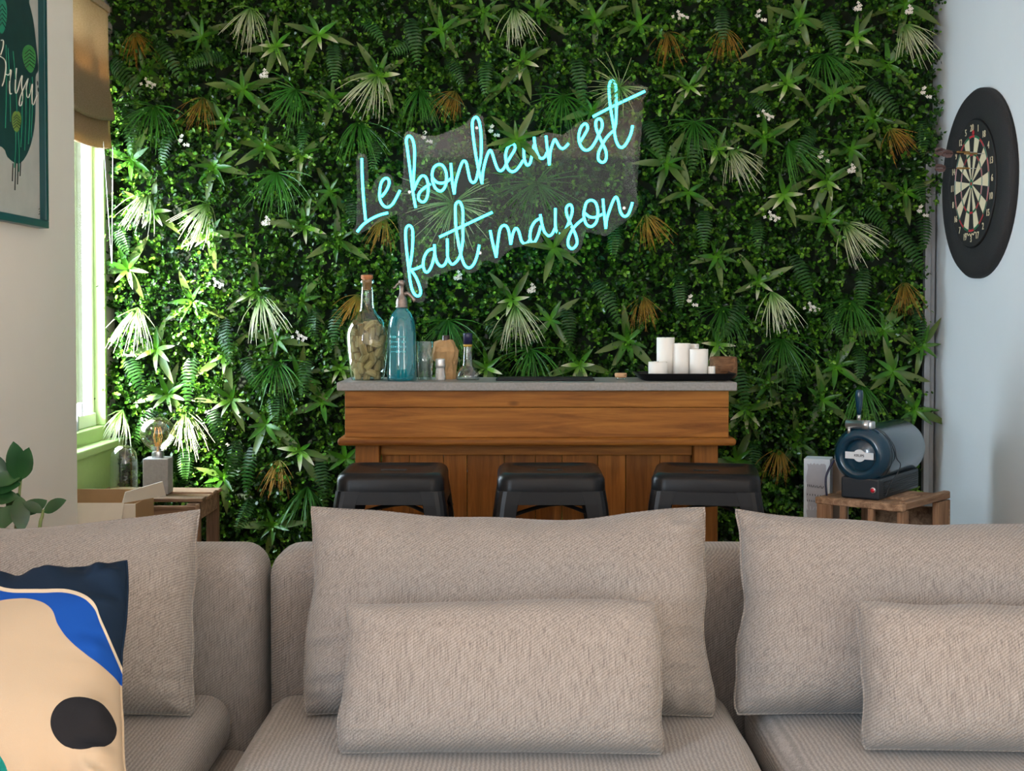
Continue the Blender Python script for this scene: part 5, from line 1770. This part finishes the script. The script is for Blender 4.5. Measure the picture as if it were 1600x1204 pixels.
pts = [(-0.047, -0.011), (-0.02, -0.011)] + [(0.020 * math.cos(a), 0.020 * math.sin(a)) for a in np.linspace(R_(215), R_(325), 8)] + [(0.02, -0.011), (0.047, -0.011), (0.047, 0.011), (0.02, 0.011)] + [(0.020 * math.cos(a), 0.020 * math.sin(a)) for a in np.linspace(R_(35), R_(145), 8)] + [(-0.02, 0.011), (-0.047, 0.011)]
prism(bm, pts, 0.004, Matrix.Translation((0, 0.012, hc)) @ Matrix.Rotation(PI / 2, 4, 'X'))
badge = obj('badge_bar', bm, M_badge, t)
o = obj('lettering', text_mesh('KRUPS', 0.0115, 0.0004, bold=0.0002), mat('print_black', (0.02, 0.02, 0.025), 0.5), badge)
o.matrix_local = Matrix.Translation((0, 0.0078, hc)) @ Matrix.Rotation(PI / 2, 4, 'X')
# silver tap on top of the front edge
M_silver = mat('satin_silver', (0.52, 0.53, 0.54), 0.32, metal=0.85)
bm = B(); lathe(bm, [(0, -0.036), (0.013, -0.036), (0.0145, -0.034), (0.0145, 0.018), (0.016, 0.018), (0.016, 0.040), (0, 0.040)], 24, (-0.012, 0.020, hc + rad + 0.006), Matrix.Rotation(PI / 2, 3, 'Y'))
obj('tap_barrel', bm, M_silver, t, True)
bm = B(); box(bm, (0.018, 0.040, hc + rad + 0.004), (0.036, 0.036, 0.026), bevel=0.005)
obj('tap_block', bm, M_silver, t, True)
bm = B(); lathe(bm, [(0, -0.024), (0.0055, -0.024), (0.006, 0.0), (0, 0.0)], 14, (-0.036, 0.012, hc + rad - 0.002))
obj('spout', bm, M_silver, t, True)
bm = B(); lathe(bm, [(0, 0.0), (0.0065, 0.0), (0.0060, 0.022), (0, 0.022)], 14, (-0.006, 0.020, hc + rad + 0.018))
obj('handle_stem', bm, M_silver, t, True)
bm = B(); lathe(bm, [(0, 0), (0.0065, 0.0), (0.0085, 0.015), (0.0125, 0.055), (0.0130, 0.070), (0.0110, 0.079), (0, 0.082)], 22, (-0.006, 0.020, hc + rad + 0.038))
obj('handle', bm, M_mach, t, True)
# black base with vents and red button
bh = hc - rad + 0.022
bm = B(); box(bm, (0.004, LB / 2 - 0.005, bh / 2), (0.128, LB - 0.02, bh), bevel=0.006)
base = obj('base_housing', bm, mat('dark_base', (0.012, 0.016, 0.022), 0.45), t)
for k in range(7):
    bm = B(); box(bm, (0.069, LB / 2 + 0.01, 0.012 + k * (bh - 0.02) / 7), (0.003, LB - 0.07, 0.0025))
    obj('vent_fin', bm, M_black, base)
bm = B(); lathe(bm, [(0, 0), (0.0095, 0), (0.0095, 0.003), (0.0075, 0.004), (0, 0.004)], 20, (0.048, 0.0045, bh * 0.46), Matrix.Rotation(PI / 2, 3, 'X'))
obj('button_ring', bm, M_silver, base, True)
bm = B(); lathe(bm, [(0, 0), (0.0072, 0), (0.0068, 0.0055), (0, 0.006)], 18, (0.048, 0.0045, bh * 0.46), Matrix.Rotation(PI / 2, 3, 'X'))
obj('power_button', bm, mat('red_button', (0.55, 0.01, 0.03), 0.35), base, True)
bm = B()
cp = [(0.03 + (rad + 0.002) * 0, 0.06, hc + rad + 0.002)]
cp = [((rad + 0.003) * math.cos(a), 0.055 + 0.035 * f, hc + (rad + 0.003) * math.sin(a)) for f, a in ((0, R_(75)), (0.2, R_(50)), (0.5, R_(20)), (0.8, R_(-5)))]
cp += [(rad + 0.010, 0.10, hc - 0.03), (rad + 0.004, 0.085, hc - 0.06), (0.078, 0.07, bh * 0.6), (0.074, 0.05, 0.01)]
tube(bm, smooth_path(cp, 5), 0.0016, 6)
obj('beer_tube', bm, mat('black_cable', (0.02, 0.022, 0.028), 0.4), t, True)
bm = B(); tube(bm, smooth_path([(-rad + 0.004, 0.02, hc - 0.02), (-rad - 0.010, 0.0, hc - 0.06), (-rad - 0.012, -0.01, 0.05), (-rad - 0.006, -0.015, 0.004)], 5), 0.0035, 6)
obj('power_cable', bm, mat('navy_cable', (0.006, 0.010, 0.045), 0.45), t, True)

# printed white gift box and the low crate it stands on
q0, q1 = P(1256, 716, 4.37), P(1297, 718, 4.34)
bwid = (q1 - q0).length
t = thing('low_crate', 'low wooden crate behind the pallet crate under the white box', 'crate', (1.03, 4.46, 0), R_(10))
for k in range(3):
    plank(t, 'top_slat', (0, -0.08 + k * 0.08, 0.365), (0.22, 0.07, 0.012), M_crate, 0, 0.002)
for sx_ in (-1, 1):
    for sy_ in (-1, 1):
        plank(t, 'post', (sx_ * 0.095, sy_ * 0.10, 0.18), (0.025, 0.025, 0.357), M_cratev)
bz0 = 0.371
bh_ = q0.z - bz0
t = thing('printed_box', 'tall white box printed with dark lettering beside the beer tap', 'box', ((q0.x + q1.x) / 2, (q0.y + q1.y) / 2, bz0), math.atan2(q1.y - q0.y, q1.x - q0.x))
bm = B(); box(bm, (0, 0.045, bh_ / 2), (bwid, 0.09, bh_), bevel=0.0015)
cart = obj('carton', bm, mat('carton_pale_blue', (0.62, 0.70, 0.78), 0.5, vary=0.05), t)
rg = random.Random(9)
pts = []
for k in range(16): pts.append((-bwid * 0.37 + bwid * 0.74 * k / 16, bh_ * 0.95 + rg.uniform(-.004, .004)))
for k in range(20): pts.append((bwid * 0.36 + rg.uniform(-.003, .003), bh_ * 0.95 - bh_ * 0.9 * k / 20))
for k in range(16): pts.append((bwid * 0.37 - bwid * 0.74 * k / 16, bh_ * 0.05))
for k in range(20): pts.append((-bwid * 0.37 + rg.uniform(-.003, .003), bh_ * 0.05 + bh_ * 0.9 * k / 20))
bm = B(); prism(bm, pts, 0.0006, Matrix.Translation((0, 0, 0)) @ Matrix.Rotation(PI / 2, 4, 'X'))
bmesh.ops.triangulate(bm, faces=[f for f in bm.faces if len(f.verts) > 4])
obj('printed_panel', bm, mat('panel_grey', (0.40, 0.42, 0.48), 0.5, vary=0.08, bscale=40), cart)
M_pk = mat('print_dark', (0.03, 0.035, 0.05), 0.5)
# the print cannot be read in the photograph: short uneven strokes in the same lines, no words
for (nst, hgt, zz, slope, m_) in ((9, 0.0100, 0.548, -0.10, M_pk), (7, 0.0080, 0.46, -0.10, M_pk), (8, 0.0075, 0.395, -0.06, M_pk), (6, 0.0150, 0.31, 0.0, M_badge)):
    bm = B()
    for k in range(nst):
        xx = -0.029 + 0.052 * k / (nst - 1)
        hh = hgt * rg.uniform(0.65, 1.0)
        box(bm, (xx, 0, slope * (xx + 0.029) + hh / 2), (0.0022, 0.0006, hh), Matrix.Rotation(rg.uniform(-0.45, 0.45), 3, 'Y'))
    o = obj('illegible_print', bm, m_, cart, loc=(-0.002, -0.0011, bh_ * zz + 0.055))
    o['kind'] = 'stuff'
q = P(1300, 716, 4.40)
bm = B(); box(bm, (0, 0, 0.16), (0.07, 0.04, 0.32), bevel=0.0015)
o = obj('slim_carton', bm, mat('carton_tan', (0.33, 0.25, 0.20), 0.6, vary=0.08), None, loc=(P(1312, 720, 4.42).x, 4.45, bz0), rot=(0, 0, R_(-33)))
tag(o, 'slim tan carton tucked between white box and beer tap', 'box')
